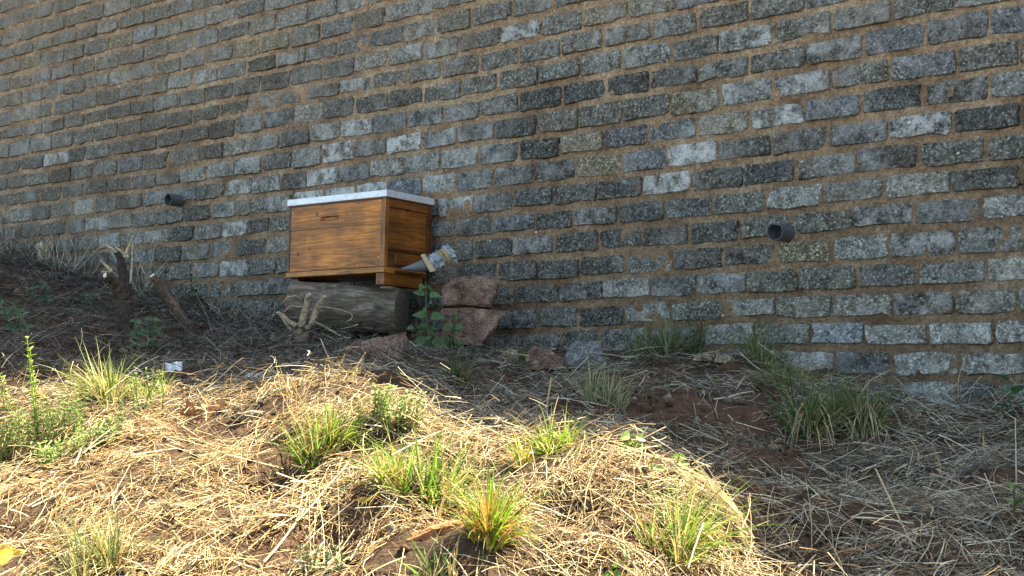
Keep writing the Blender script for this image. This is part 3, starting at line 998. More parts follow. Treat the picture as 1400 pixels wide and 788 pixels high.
# ------------------------------------------------------------------ drain pipes in the wall
def pipe(px, py, label, length, r, notch):
    # where the pixel's ray meets the wall face
    d = ray(px, py); t = WALL_DIST / (d.x * CP + d.y * SP)
    w = Vector((0, 0, EYE)) + d * t
    o = empty('drain_pipe', w, WALL_RZ)
    tag(o, label, 'pipe', 'drain pipes through the wall')
    n = 24
    prof = []
    y0, y1 = 0.06, -length
    tub, inn = MB(), MB()
    def ringp(rad, y): return [(math.cos(2 * math.pi * k / n) * rad, y, math.sin(2 * math.pi * k / n) * rad) for k in range(n)]
    ys = [y0, -length * 0.12, -length * 0.94, y1]
    V, Fc = [], []
    for y in ys: V += ringp(r, y)
    for y in ys[::-1]: V += ringp(r * 0.90, y)
    R_ = len(ys) * 2
    for i in range(R_ - 1):
        for k in range(n):
            kk = 360 / n * (k + 0.5)
            if notch and i in (1, 2, 4, 5) and 62 < kk < 118: continue      # slot cut out of the top
            Fc.append((i * n + k, (i + 1) * n + k, (i + 1) * n + (k + 1) % n, i * n + (k + 1) % n))
    if notch:   # the cut edges of the slot
        for kk in (62, 118):
            k = min(range(n), key=lambda q: abs(360 / n * q - (60 if kk == 62 else 120)))
            Fc.append((1 * n + k, 3 * n + k, 4 * n + k, 6 * n + k))
    tub.add(V, Fc)
    ob = tub.build('pipe', M['pvc'], o)
    ob.rotation_euler = (math.radians(3), 0, 0)
    m = MB(); m.tube([Vector((0, y0 - 0.005, 0)), Vector((0, y0 - 0.002, 0))], [r * 0.9, r * 0.9], 20, (0.02, 0.018, 0.015, 0)); m.build('soil_plug', M['matt'], o)
    return o


pipe(1076, 318.5, 'short dark plastic drain pipe, a slot cut in its top, low in the right wall', 0.085, 0.032, True)
pipe(246, 274.5, 'small dark plastic drain pipe poking from the wall left of the hive', 0.075, 0.031, False)


# ------------------------------------------------------------------ stumps and cut branches
def limb(name, parent, o0, pts, radii, tint, n=9, rough=0.10, mat='matt'):
    m = MB()
    P = [Vector(p) - o0 for p in pts]
    # add in-between points with a little wander
    Q, Rr = [], []
    for i in range(len(P) - 1):
        for s in (0, 0.17, 0.33, 0.5, 0.66, 0.83):
            Q.append(P[i].lerp(P[i + 1], s) + Vector([random.uniform(-1, 1) * radii[i] * 0.15 * (s > 0) for _ in range(3)])); Rr.append((radii[i] * (1 - s) + radii[i + 1] * s) * random.uniform(.96, 1.07))
    Q.append(P[-1]); Rr.append(radii[-1])
    m.tube(Q, Rr, n, tint, rough)
    return m.build(name, M[mat], parent, True)


def cutface(parent, o0, p, d, r, tint=(0.72, 0.68, 0.58, 0)):
    m = MB(); p = Vector(p) - o0; d = Vector(d).normalized()
    m.tube([p - d * 0.004, p + d * 0.0015], [r, r * 0.95], 10, tint, 0.05)
    return m.build('cut_face', M['matt'], parent)


base = hit(172, 462)
Yb = base.y
st = empty('tree_stump', base)
tag(st, 'dark gnarled stump with sawn limbs standing before the wall on the left', 'stump')
BK = (0.075, 0.058, 0.045, 0)
q = lambda x, y, dy=0.0: at(x, y, Yb + dy)
limb('trunk', st, base, [q(174, 470), q(170, 445), q(170, 420), q(166, 402)], [0.040, 0.034, 0.033, 0.028], (0.05, 0.04, 0.032, 0), 14, 0.2)
limb('limb', st, base, [q(170, 415), q(171, 385, .03), q(166, 360, .04), q(157, 338, .05)], [0.027, 0.023, 0.016, 0.008], (0.04, 0.032, 0.027, 0), 12, 0.18)
l2 = limb('limb', st, base, [q(164, 408), q(160, 392, -.03), q(153, 383, -.06), q(144.5, 376.5, -.09)], [0.028, 0.022, 0.018, 0.0145], (0.075, 0.055, 0.04, 0), 11, 0.12)
cutface(st, base, q(144.5, 376.5, -.09), q(144.5, 376.5, -.09) - q(153, 383, -.06), 0.0125)
for a, b, r in (((152, 372), (137, 356), .006), ((150, 373), (138, 372), .005), ((153, 372), (148, 366), .005), ((160, 345), (140, 334), .006), ((176, 352), (157, 338), .006), ((170, 352), (182, 322), .008), ((178, 388), (181, 330), .004)):
    limb('shoot', st, base, [q(*a, -.05), q((a[0] + b[0]) / 2 + 1, (a[1] + b[1]) / 2, -.05), q(*b, -.06)], [r, r * .9, r * .6], (0.42, 0.36, 0.25, 0), 6, 0.1)

base = hit(258, 442); Yb = base.y
br = empty('cut_branch', base)
tag(br, 'bare brown branch with a pale sawn tip leaning up out of the ground', 'branch')
limb('stem', br, base, [q(262, 450), q(247, 432), q(228, 404), q(208, 377, -.05)], [0.026, 0.021, 0.019, 0.015], (0.13, 0.085, 0.06, 0), 10, 0.08)
cutface(br, base, q(208, 377, -.05), q(208, 377, -.05) - q(228, 404), 0.0135)

base = hit(412, 464); Yb = base.y - 0.02
rt_ = empty('root_stump', base)
tag(rt_, 'pale twisted bush stump with cut upright stems in front of the log', 'stump')
TAN = (0.30, 0.24, 0.165, 0)
limb('root', rt_, base, [q(414, 472), q(411, 455), q(409, 442)], [0.030, 0.027, 0.023], (0.20, 0.16, 0.115, 0), 12, 0.16)
for pts, r in (([(412, 448), (416, 430), (420, 412), (423, 402)], .017), ([(425, 444), (432, 426), (438, 414), (443, 405)], .014), ([(405, 446), (396, 441), (388, 434), (380, 427)], .012),
               ([(398, 452), (392, 444), (386, 436), (381, 428)], .006), ([(417, 450), (424, 446), (428, 436), (432, 420)], .011), ([(428, 420), (444, 420), (462, 423), (478, 428)], .004),
               ([(478, 428), (482, 432), (480, 437), (473, 440)], .0035), ([(430, 440), (446, 448), (462, 458), (476, 463)], .0045), ([(384, 416), (394, 407), (404, 404), (412, 410)], .004), ([(388, 427), (398, 418), (412, 420), (420, 424)], .004)):
    limb('stem', rt_, base, [q(x, y, -.03) for x, y in pts], [r * .85, r * .8, r * .72, r * .62], TAN, 8, 0.12)
for p in ((423, 402), (443, 405), (380, 427)):
    cutface(rt_, base, q(p[0], p[1], -.03), Vector((0, -.2, 1)), 0.007)

base = hit(66, 358); Yb = base.y
ct = empty('cut_grass_clump', base)
tag(ct, 'clump of thick pale stalks cut off flat on the far left mound', 'grass')
for i in range(26):
    x = 50 + i * 0.95 + random.uniform(-1, 1)
    limb('stub', ct, base, [q(60 + (x - 62) * .5, 360, random.uniform(-.04, .04)), q(x, random.uniform(330, 337), random.uniform(-.05, .05))], [.006, .005], random.choice([(0.55, 0.49, 0.36, 0), (0.42, 0.36, 0.25, 0), (0.30, 0.24, 0.16, 0)]), 6, 0.05)

# a lump of rotten wood in the sunlit straw, over its dark hollow
P = [(536, 756), (556, 738), (590, 720), (618, 712), (632, 716), (606, 742), (575, 756), (552, 766)]
rock('rotten_wood', P, 2.80, 0.10, None or M['matt'], 'flat piece of orange brown rotten wood lying in the straw beside a dark hollow', 'wood', seed=21, rough=0.006)

# leafless brush against the wall at the far left
for bx, by, w_, h_, n_, lab in ((25, 352, 60, 62, 90, 'thin leafless brush against the wall at the far left edge'), (104, 372, 60, 56, 70, 'tangle of dry twigs between the cut stalks and the sawn stump'),
                                (186, 402, 44, 74, 50, 'upright dry twigs directly behind the sawn stump'), (330, 436, 90, 36, 60, 'low dry twigs at the wall foot left of the log')):
    b = hit(bx, by)
    k_ = b.y / FPX
    m = MB()
    for i in range(n_):
        x = random.uniform(-.5, .5) * w_ * k_
        y = random.uniform(-.12, .05)
        p = Vector((x, y, float(gz(b.x + x, b.y + y)) - b.z - .01))
        d = Vector((random.gauss(0, .55), random.gauss(-.1, .2), random.uniform(.25, 1))).normalized() * h_ * k_ * random.uniform(.4, 1.15)
        e = Vector([random.gauss(0, .012) for _ in range(3)])
        m.tube([p, p + d * .5 + e, p + d], [.0032, .0024, .0012], 4, pick([(0.22, 0.19, 0.15), (0.36, 0.32, 0.25), (0.12, 0.10, 0.08), (0.52, 0.47, 0.37)]), 0.1, False)
    o = m.build('dry_brush', M['straw']); o.location = b
    tag(o, lab, 'brush')

# pale chips stuck in the wall face
for cx, cy in ((670, 330), (402, 361), (24, 79), (988, 432), (1243, 168), (1096, 222), (733, 318), (1310, 210)):
    d = ray(cx, cy); t_ = (WALL_DIST - 0.012) / (d.x * CP + d.y * SP)
    w_ = Vector((0, 0, EYE)) + d * t_
    lp = inv.inverted() @ (w_ - wall_root_loc)
    m = MB()
    q_ = [Vector((random.uniform(-.008, .008), random.uniform(-.006, .004), random.uniform(-.005, .005))) for _ in range(3)]
    m.add([lp + Vector(v) * .006 * random.uniform(.7, 1.2) for v in ((-1.2, 0, 0), (0, -1, .2), (1.2, 0, .1), (0, 1.5, 0), (.1, 0, .9), (0, 0, -.8))], [(0, 1, 4), (1, 2, 4), (2, 3, 4), (3, 0, 4), (1, 0, 5), (2, 1, 5), (3, 2, 5), (0, 3, 5)], (0.78, 0.72, 0.60, 0))
    m.build('pale_chip', M['matt'], wall)
ob = bpy.data.objects['rotten_wood']
a_ = ob.data.attributes.new('tint', 'FLOAT_COLOR', 'POINT')
a_.data.foreach_set('color', np.tile(np.array([0.30, 0.135, 0.06, 0], np.float32), len(ob.data.vertices)))


# ------------------------------------------------------------------ litter and fallen leaves
def crumple(name, px, py, w, h, tint, mat, label, cat, seed, lift=0.012):
    rs = random.Random(seed)
    b = hit(px, py + 3)
    n = 9
    V = []
    for i in range(n):
        for j in range(n):
            x, y = (i / (n - 1) - .5) * w, (j / (n - 1) - .5) * h
            z = lift + noise.noise(Vector((x * 60, y * 60, seed))) * lift + rs.uniform(-1, 1) * lift * 0.25
            V.append(Vector((x + rs.uniform(-1, 1) * w * .03, y * 0.8, z + y * 0.5)))
    m = MB(); m.add(V, [(i * n + j, (i + 1) * n + j, (i + 1) * n + j + 1, i * n + j + 1) for i in range(n - 1) for j in range(n - 1)], tint)
    o = m.build(name, M[mat])
    md = o.modifiers.new('thick', 'SOLIDIFY'); md.thickness = 0.0012
    o.location = b + Vector((0, 0, 0.006)); o.rotation_euler = (rs.uniform(.2, .5), rs.uniform(-.2, .2), rs.uniform(-.6, .6))
    return tag(o, label, cat)


crumple('foil_wrapper', 238, 507, 0.055, 0.05, (0.60, 0.66, 0.75, 0), 'film', 'crumpled silvery blue wrapper in the shade next to the arching grass tuft', 'litter', 3)
crumple('paper_scrap', 346, 520, 0.055, 0.03, (0.50, 0.54, 0.58, 0), 'film', 'small pale paper scrap in the shade behind the flat stone', 'litter', 5)
crumple('plastic_scrap', 505, 456, 0.085, 0.05, (0.30, 0.48, 0.62, 0), 'film', 'light blue plastic scrap lying between the log and the red slab', 'litter', 7)
crumple('fallen_leaf', 8, 766, 0.075, 0.045, (0.80, 0.50, 0.08, 0), 'leaf', 'yellow fallen leaf on the straw at the lower left corner', 'leaf', 9, 0.006)
crumple('dry_leaf', 264, 574, 0.075, 0.045, (0.34, 0.16, 0.07, 0), 'leaf', 'curled dark brown dry leaf in straw at the shadow edge', 'leaf', 11, 0.02)
crumple('dry_leaf', 288, 566, 0.065, 0.045, (0.48, 0.26, 0.12, 0), 'leaf', 'lighter brown dry leaf curled beside the dark one', 'leaf', 13, 0.02)
crumple('dry_leaf', 498, 690, 0.032, 0.016, (0.55, 0.34, 0.09, 0), 'leaf', 'narrow golden dry leaf in straw left of the rotten wood', 'leaf', 15, 0.006)
crumple('dry_leaf', 512, 503, 0.05, 0.03, (0.33, 0.26, 0.19, 0), 'leaf', 'grey brown dry leaf on the soil under the red slab', 'leaf', 17, 0.008)


# ------------------------------------------------------------------ grass tufts
GREEN = [(0.10, 0.22, 0.025), (0.13, 0.27, 0.03), (0.19, 0.31, 0.04), (0.07, 0.16, 0.022)]
LIME = [(0.22, 0.35, 0.04), (0.28, 0.39, 0.055), (0.16, 0.29, 0.035), (0.36, 0.42, 0.09)]
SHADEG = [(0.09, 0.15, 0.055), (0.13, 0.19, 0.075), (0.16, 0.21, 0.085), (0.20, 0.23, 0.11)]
DRY = [(0.55, 0.40, 0.17), (0.64, 0.50, 0.24), (0.48, 0.31, 0.11), (0.70, 0.58, 0.32)]
PALE = [(0.46, 0.42, 0.26), (0.38, 0.36, 0.22), (0.30, 0.31, 0.17), (0.52, 0.47, 0.30)]
ORANGE = [(0.52, 0.27, 0.08), (0.60, 0.36, 0.12), (0.44, 0.22, 0.06)]
BROWN = [(0.22, 0.14, 0.07), (0.30, 0.20, 0.10), (0.38, 0.28, 0.15)]


def tuft(px, py, w, h, ng, nd, greens, drys, label, spread=0.75, bw=0.0036, bend=0.9, lean=(0, 0), group=None, skirt=0, name='grass_tuft'):
    b = hit(px, py)
    k = b.y / FPX
    W, H = w * k * 1.05, h * k * 1.25
    ng, nd = int(ng * 1.5), int(nd * 1.2)
    o = empty(name, b)
    tag(o, label, 'grass', group)
    g, d = MB(), MB()
    crowns = [(random.gauss(0, .19) * W, random.gauss(0, .12) * W, random.gauss(0, .20), random.uniform(.7, 1.1)) for _ in range(random.choice((3, 4, 5)))]
    for i in range(ng + nd + skirt):
        sk = i >= ng + nd
        a, r = random.uniform(0, 2 * math.pi), abs(random.gauss(0, 0.42))
        cx_, cy_, cl, ch = random.choice(crowns)
        x, y = cx_ + math.cos(a) * r * W * 0.15, cy_ + math.sin(a) * r * W * 0.15
        z = float(gz(b.x + x, b.y + y)) - b.z - 0.008
        out = Vector((math.cos(a), math.sin(a), 0)) * (0.25 + r) * spread * random.uniform(0.3, 1.2) + Vector((random.gauss(lean[0] + cl, .30), random.gauss(lean[1], .34), 0))
        ln = H * random.uniform(0.3, 1.2) * ch
        dirn = Vector((out.x, out.y, 1.0))
        if sk:
            dirn.z = 0.3
            dirn.y -= .5
            d.blade((x, y, z + H * random.uniform(.05, .4)), dirn, ln * 1.25, bw * .75, 2.8, pick(drys), None, 5, 2.0)
        elif i < ng:
            c = pick(greens)
            base_c = pick(drys) if random.random() < .3 else tuple(v * .75 for v in c)
            g.blade((x, y, z), dirn, ln, bw * random.uniform(.6, 1.25), bend * random.choice((.2, .5, .9, 1.5, 2.6)), base_c, c, 5)
        else:
            d.blade((x, y, z), dirn, ln * random.uniform(.5, .95), bw * random.uniform(.5, 1.0), bend * random.uniform(.4, 2.0), pick(drys), None, 4)
    if g.v: g.build('green_blades', M['grass'], o)
    if d.v: d.build('dry_blades', M['straw'], o)
    return o


tuft(143, 546, 95, 66, 150, 70, [(0.24, 0.28, 0.07), (0.30, 0.32, 0.11), (0.18, 0.25, 0.05)], DRY, 'arching yellow green grass tuft at the left shadow edge under the sawn stump', 1.0, .0045, 1.3)
tuft(430, 628, 95, 72, 190, 120, GREEN, ORANGE + DRY, 'upright green grass tuft with a dry orange base on the sunlit hump', .8, .0040, .8)
tuft(548, 668, 120, 88, 230, 150, LIME + GREEN, DRY, 'broad lime green grass tuft in the sun, right of the orange based one', .9, .0038, .9, (.1, 0))
tuft(758, 620, 76, 50, 170, 60, LIME, DRY, 'low bright yellow green tuft beneath a tall straw at the shadow edge', 1.1, .0036, 1.0)
tuft(709, 638, 42, 42, 40, 70, LIME, DRY + ORANGE, 'small mostly dry yellow tuft left of the low bright tuft', .8, .003, .6)
tuft(668, 742, 70, 84, 170, 130, LIME + GREEN, ORANGE, 'round topped green tuft with a dry orange foot right of the rotten wood', .7, .0038, 1.1)
tuft(925, 765, 75, 100, 130, 80, LIME + GREEN, DRY, 'tall thin yellow green tuft in the sun near the bent straw bundle', .7, .0032, .7)
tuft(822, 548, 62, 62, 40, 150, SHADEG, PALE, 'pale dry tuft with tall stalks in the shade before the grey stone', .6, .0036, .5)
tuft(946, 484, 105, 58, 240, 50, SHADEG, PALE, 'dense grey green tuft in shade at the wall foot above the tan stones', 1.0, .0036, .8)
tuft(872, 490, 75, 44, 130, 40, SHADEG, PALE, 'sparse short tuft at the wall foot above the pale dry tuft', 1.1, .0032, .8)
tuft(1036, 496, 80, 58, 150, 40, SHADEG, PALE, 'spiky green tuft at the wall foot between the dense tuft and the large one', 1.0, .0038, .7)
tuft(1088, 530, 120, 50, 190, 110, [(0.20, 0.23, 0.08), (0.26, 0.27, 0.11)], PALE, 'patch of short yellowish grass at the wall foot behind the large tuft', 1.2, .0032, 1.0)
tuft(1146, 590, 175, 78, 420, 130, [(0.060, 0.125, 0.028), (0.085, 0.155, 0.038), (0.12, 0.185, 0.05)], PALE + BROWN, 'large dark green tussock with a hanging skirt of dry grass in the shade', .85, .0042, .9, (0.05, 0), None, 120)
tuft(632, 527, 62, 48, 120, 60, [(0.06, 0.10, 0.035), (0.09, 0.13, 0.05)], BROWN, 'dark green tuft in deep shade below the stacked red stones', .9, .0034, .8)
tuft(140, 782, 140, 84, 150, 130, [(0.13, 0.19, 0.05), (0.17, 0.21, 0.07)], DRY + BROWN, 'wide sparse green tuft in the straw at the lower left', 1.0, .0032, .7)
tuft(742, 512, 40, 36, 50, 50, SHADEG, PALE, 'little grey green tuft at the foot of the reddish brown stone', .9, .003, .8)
tuft(615, 796, 60, 58, 16, 6, [(0.20, 0.30, 0.09), (0.16, 0.26, 0.07)], DRY, 'few broad green blades at the lower edge under the rotten wood', .9, .0075, .7)
tuft(984, 742, 90, 40, 60, 130, LIME, DRY, 'ragged dry tuft under the bent straw bundle at the shadow corner', 1.0, .0034, 1.2)
tuft(215, 545, 55, 40, 40, 60, LIME, DRY, 'small straw coloured tuft right of the arching tuft, before the silvery wrapper', .9, .003, .8)


# bent sheaves of long straw
def sheaf(px0, py0, pts, n, label, tints=DRY, w=0.0034):
    b = hit(px0, py0)
    m = MB()
    for i in range(n):
        j = [random.gauss(0, 7) for _ in range(2)]
        P = []
        for t, (x, y, dy) in enumerate(pts):
            f = 0.5 + 2.2 * t / len(pts)
            P.append(at(x + j[0] * f + random.gauss(0, 5.5), y + j[1] * f * 0.6 + random.gauss(0, 6.5), b.y + dy + random.gauss(0, .02)) - b)
        if random.random() < .35: P = P[:3]
        if random.random() < .25: P = P[1:]
        r = w * 0.5 * random.uniform(.5, 1.1)
        m.tube(P, [r, r, r * .9, r * .55][-len(P):], 4, pick(tints), 0.05, False)
    o = m.build('straw_sheaf', M['straw']); o.location = b
    return tag(o, label, 'straw', None)


sheaf(1018, 745, [(1022, 745, 0), (1002, 700, .02), (965, 668, .03), (935, 642, .03)], 14, 'bundle of long pale straw bent over at the corner of the shadow', [(0.74, 0.64, 0.40), (0.80, 0.72, 0.48), (0.60, 0.46, 0.24)], .0050)
sheaf(1020, 745, [(1026, 742, 0), (1010, 712, .0), (975, 690, .0), (905, 662, .02)], 9, 'thinner sheaf of straw reaching left under the bent bundle', [(0.74, 0.62, 0.38), (0.62, 0.46, 0.24)], .0045)
sheaf(392, 592, [(420, 600, 0), (405, 572, 0), (392, 540, -.02), (373, 503, -.03)], 7, 'stiff seed stalks leaning left out of the orange based tuft', [(0.66, 0.48, 0.24)])
sheaf(470, 530, [(400, 556, 0), (440, 538, 0), (472, 514, 0), (484, 498, 0)], 14, 'arched sheaf of dry straw along the top of the sunlit hump', DRY)
sheaf(1155, 570, [(1140, 585, 0), (1160, 560, -.05), (1182, 560, -.08), (1204, 598, -.1)], 10, 'dry blades drooping right from the large dark tussock', PALE, .005)

# single long stalks one can pick out
STALK = [((745, 580), (749, 545), (754, 516), 'thick straw stalk standing upright above the low bright tuft', (0.62, 0.44, 0.24)),
         ((1258, 762), (1225, 700), (1197, 641), 'long pale straw leaning left across the shaded straw at the right', (0.52, 0.46, 0.33)),
         ((640, 560), (668, 540), (690, 512), 'thin stalk slanting up in the shade left of the small tuft', (0.46, 0.40, 0.28)),
         ((655, 500), (690, 508), (735, 513), 'long grey straw lying level in the shade by the mossy stone', (0.40, 0.36, 0.28)),
         ((1390, 690), (1389, 640), (1388, 572), 'upright pale stalk at the right edge of the photo', (0.50, 0.44, 0.31)),
         ((1160, 556), (1190, 520), (1217, 506), 'dry stalk tilting right in front of the wall foot', (0.46, 0.40, 0.28)),
         ((1290, 560), (1312, 548), (1342, 514), 'long straw slanting against the lowest bricks', (0.46, 0.41, 0.30)),
         ((1310, 545), (1310, 520), (1316, 495), 'short yellowed stalk in a brick joint near the ground at the right', (0.42, 0.36, 0.20)),
         ((360, 790), (420, 715), (476, 650), 'very long pale straw lying diagonally over the sunlit straw', (0.72, 0.60, 0.36)),
         ((590, 735), (604, 690), (616, 655), 'stout straw standing behind the rotten wood', (0.66, 0.50, 0.22)),
         ((1010, 690), (940, 660), (790, 604), 'long straw running along the shadow edge to the bent bundle', (0.62, 0.50, 0.26)),
         ((20, 600), (22, 560), (38, 500), 'thin bare stalk among the feathery weeds at the left', (0.55, 0.48, 0.25)),
         ((93, 385), (95, 330), (92, 288), 'tall thin brown stalk before the wall on the far left', (0.30, 0.24, 0.16)),
         ((22, 330), (24, 310), (16, 288), 'dry stem against the wall at the far left', (0.34, 0.31, 0.26)),
         ((118, 332), (108, 318), (96, 306), 'grey stem slanting left off the tall brown stalk', (0.32, 0.28, 0.22))]
for a, b, c, lab, t in STALK:
    h0 = hit(*a)
    Y = h0.y
    Yc = min(Y, hit(*c).y) if lab.find('lying') >= 0 else Y
    P = [at(a[0], a[1], Y + 0.0) - h0 - Vector((0, 0, .01)), at(b[0], b[1], (Y + Yc) / 2 - 0.01) - h0, at(c[0], c[1], Yc - 0.015) - h0]
    if 'lying' in lab or 'running' in lab:
        P = []
        for s in np.linspace(0, 1, 9):
            x = (1 - s) ** 2 * a[0] + 2 * s * (1 - s) * b[0] + s * s * c[0]; y = (1 - s) ** 2 * a[1] + 2 * s * (1 - s) * b[1] + s * s * c[1]
            P.append(hit(x, y) - h0 + Vector((0, 0, .025)))
    m = MB(); r = 0.0021 if 'thin' not in lab else 0.0013
    if 'thick' in lab or 'stout' in lab: r = .0036
    m.tube(P, [r * (1 - .4 * i / (len(P) - 1)) for i in range(len(P))], 5, (*t, 0), 0.08)
    o = m.build('dry_stalk', M['straw']); o.location = h0
    tag(o, lab, 'stalk', 'long dry stalks')


# ------------------------------------------------------------------ leafy plants
def leafmesh(m, base, d, length, width, tint, sag=0.3, heart=False):
    d = Vector(d).normalized()
    side = d.cross(Vector((random.uniform(-.4, .4), -1, 0.7) if heart else (0, 0, 1)))
    if side.length < .05: side = Vector((1, 0, 0))
    side.normalize()
    n = 7
    V, T = [], []
    p = Vector(base)
    for i in range(n + 1):
        t = i / n
        w = width * 0.5 * (math.sin(math.pi * min(1, t ** (0.62 if heart else .85))) ** 0.8 if 0 < t < 1 else 0.04)
        nrm = side.cross(d)
        V += [p - side * w + nrm * w * .25, p - nrm * 0.0, p + side * w + nrm * w * .25]
        v = 1 + .15 * math.sin(i * 2.1)
        T += [(tint[0] * v, tint[1] * v, tint[2] * v, 0)] * 3
        p = p + d * length / n
        d = (d + Vector((0, 0, -sag / n))).normalized()
    m.add(V, [(i * 3 + k, i * 3 + k + 1, i * 3 + k + 4, i * 3 + k + 3) for i in range(n) for k in (0, 1)], T)


def plant(px, py, h, label, leaf_l, leaf_w, pairs, tint, heart=True, Yoff=0.0, stems=1, spread=0.0, name='leafy_plant', cat='plant', group=None, single=False, stem_r=.0025, lean=0.0, Y=None):
    b = hit(px, py) if Y is None else at(px, py, Y)
    k = b.y / FPX
    o = empty(name, b)
    tag(o, label, cat, group)
    for s in range(stems):
        x0, y0 = random.uniform(-1, 1) * spread * k, random.uniform(-.5, .5) * spread * k
        z0 = float(gz(b.x + x0, b.y + y0)) - b.z if Y is None else -0.01
        H = h * k * random.uniform(.75, 1.05) if stems > 1 else h * k
        tl = .45 if stems > 3 else .1
        topp = Vector((x0 + lean * H + random.uniform(-tl, tl) * H, y0 - .03, z0 + H))
        st_ = MB()
        st_.tube([Vector((x0, y0, z0 - .01)), Vector((x0, y0, z0)).lerp(topp, .5) + Vector((.01 * random.uniform(-1, 1), 0, 0)), topp], [stem_r, stem_r * .8, stem_r * .5], 6, (tint[0] * 1.1, tint[1] * .95, tint[2], 0))
        so = st_.build('stem', M['leaf'], o)
        lm = MB()
        for i in range(pairs):
            t = (i + .6) / pairs
            p = Vector((x0, y0, z0)).lerp(topp, t)
            a0 = (i % 2) * math.pi / 2 + random.uniform(-.35, .35)
            for sd in (0, 1):
                a = a0 + math.pi * sd
                ln = leaf_l * (1.05 - .45 * t) * random.uniform(.85, 1.15)
                v = random.uniform(.8, 1.25)
                tn = (tint[0] * v, tint[1] * v, tint[2] * v)
                dd = Vector((math.cos(a), math.sin(a) * .9 - .15, random.uniform(.15, .6) + t * .3)) if not heart else Vector((math.cos(a), math.sin(a) * .6 - .15, random.uniform(-.55, .45) + t * .3))
                if single:
                    q_ = MB(); leafmesh(q_, p + dd.normalized() * leaf_l * .15, dd, ln, leaf_w * ln / leaf_l, tn, .7, heart); q_.build('leaf', M['leaf'], o)
                else:
                    leafmesh(lm, p, dd, ln, leaf_w * ln / leaf_l, tn, .6, heart)
        if lm.v: lm.build('leaves', M['leaf'], o)
    return o


plant(588, 470, 88, 'green plant with paired heart shaped leaves between log and red stones', .068, .046, 6, (0.095, 0.175, 0.065), True, single=True, stem_r=.004, Y=5.72)
plant(612, 470, 45, 'shorter leafy shoot in front of the lower red stone', .046, .032, 4, (0.08, 0.145, 0.055), True, single=True, stem_r=.003, stems=2, spread=10, Y=5.72)
plant(572, 472, 30, 'low cluster of dark leaves at the right end of the log', .046, .034, 3, (0.08, 0.14, 0.055), True, single=True, stems=3, spread=12, Y=5.75)
plant(197, 476, 42, 'leafy dark green weed in shade right of the sawn stump', .040, .026, 5, (0.07, 0.125, 0.055), True, stems=3, spread=14)
plant(36, 452, 42, 'dark green weed in the shade on the far left', .038, .024, 4, (0.06, 0.115, 0.055), True, stems=4, spread=22)
plant(60, 415, 26, 'small dark green weed above the far left weed', .035, .024, 3, (0.06, 0.115, 0.055), True, stems=3, spread=16)
plant(118, 424, 24, 'little dark weed between the far left weeds and the stump', .032, .022, 3, (0.055, 0.10, 0.045), True, stems=2, spread=12)
plant(280, 408, 38, 'green weed against the wall behind the leaning cut branch', .060, .018, 4, (0.065, 0.12, 0.045), False, stems=4, spread=26)
plant(862, 622, 26, 'small rosette of bright round leaves just beyond the shadow edge', .034, .026, 3, (0.26, 0.40, 0.08), True, single=True)
plant(897, 652, 32, 'thin seedling with two small leaves near the bent straw bundle', .022, .015, 2, (0.28, 0.38, 0.09), True, lean=-.1)
plant(925, 640, 20, 'pale green seedling drooping at the top of the bent straw bundle', .026, .016, 3, (0.30, 0.40, 0.11), True)
plant(1384, 568, 46, 'plant with broad smooth leaves against the wall at the right edge', .085, .045, 3, (0.065, 0.15, 0.06), False, single=True, stem_r=.003)
plant(1386, 712, 44, 'shaded green sprout in the straw at the right edge', .050, .022, 4, (0.085, 0.15, 0.055), False, single=True, lean=-.2)
plant(855, 775, 24, 'pale green seedling low in the sunlit straw', .028, .012, 3, (0.25, 0.34, 0.16), False)
plant(838, 790, 14, 'tiny bright seedling at the lower edge', .026, .017, 2, (0.22, 0.34, 0.07), True)
plant(440, 790, 46, 'fine bluish green weed in the straw at the lower edge', .020, .006, 9, (0.20, 0.26, 0.13), False, stems=9, spread=34)
plant(590, 690, 40, 'fine grey green weed on the right flank of the broad lime tuft', .018, .006, 9, (0.22, 0.28, 0.14), False, stems=7, spread=24)
plant(535, 585, 52, 'feathery pale weed at the back of the sunlit hump', .026, .009, 8, (0.24, 0.32, 0.11), False, stems=22, spread=40, stem_r=.0012)
plant(52, 618, 150, 'tall feathery lime green weed at the left with upright shoots', .032, .012, 18, (0.30, 0.42, 0.09), False, stems=2, spread=8, stem_r=.003, lean=-.12)
plant(40, 620, 60, 'bushy low part of the weed patch at the left edge', .020, .008, 7, (0.25, 0.33, 0.11), False, stems=110, spread=75, stem_r=.0012)
plant(105, 628, 34, 'low spreading weed right of the tall feathery weed', .020, .008, 6, (0.26, 0.36, 0.11), False, stems=70, spread=55, stem_r=.0012)
plant(15, 560, 56, 'slanting feathery shoot at the left edge', .022, .008, 11, (0.30, 0.40, 0.09), False, stems=2, spread=8, lean=-.3)
plant(196, 575, 66, 'upright feathery weed beside the arching grass tuft', .020, .008, 12, (0.24, 0.32, 0.10), False, stems=7, spread=24)
plant(728, 500, 20, 'dark low herb between the mossy stone and the reddish stone', .026, .014, 4, (0.10, 0.13, 0.04), True, stems=5, spread=20)
plant(640, 480, 20, 'dark creeping herb at the foot of the lower red stone', .026, .014, 4, (0.06, 0.10, 0.04), True, stems=6, spread=40)


# ------------------------------------------------------------------ straw, chaff and dead twigs: nobody could count them
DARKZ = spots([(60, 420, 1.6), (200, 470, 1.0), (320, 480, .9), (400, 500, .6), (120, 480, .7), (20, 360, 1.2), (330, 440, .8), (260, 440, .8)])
SPARSE = BARE
CLEAR = spots([(590, 742, .06), (560, 752, .05), (634, 738, .04), (8, 770, .05), (264, 576, .05), (288, 568, .05), (340, 574, .07), (238, 510, .05), (346, 522, .05), (498, 692, .04), (505, 462, .05), (500, 485, .12), (385, 622, .06), (745, 628, .06)])


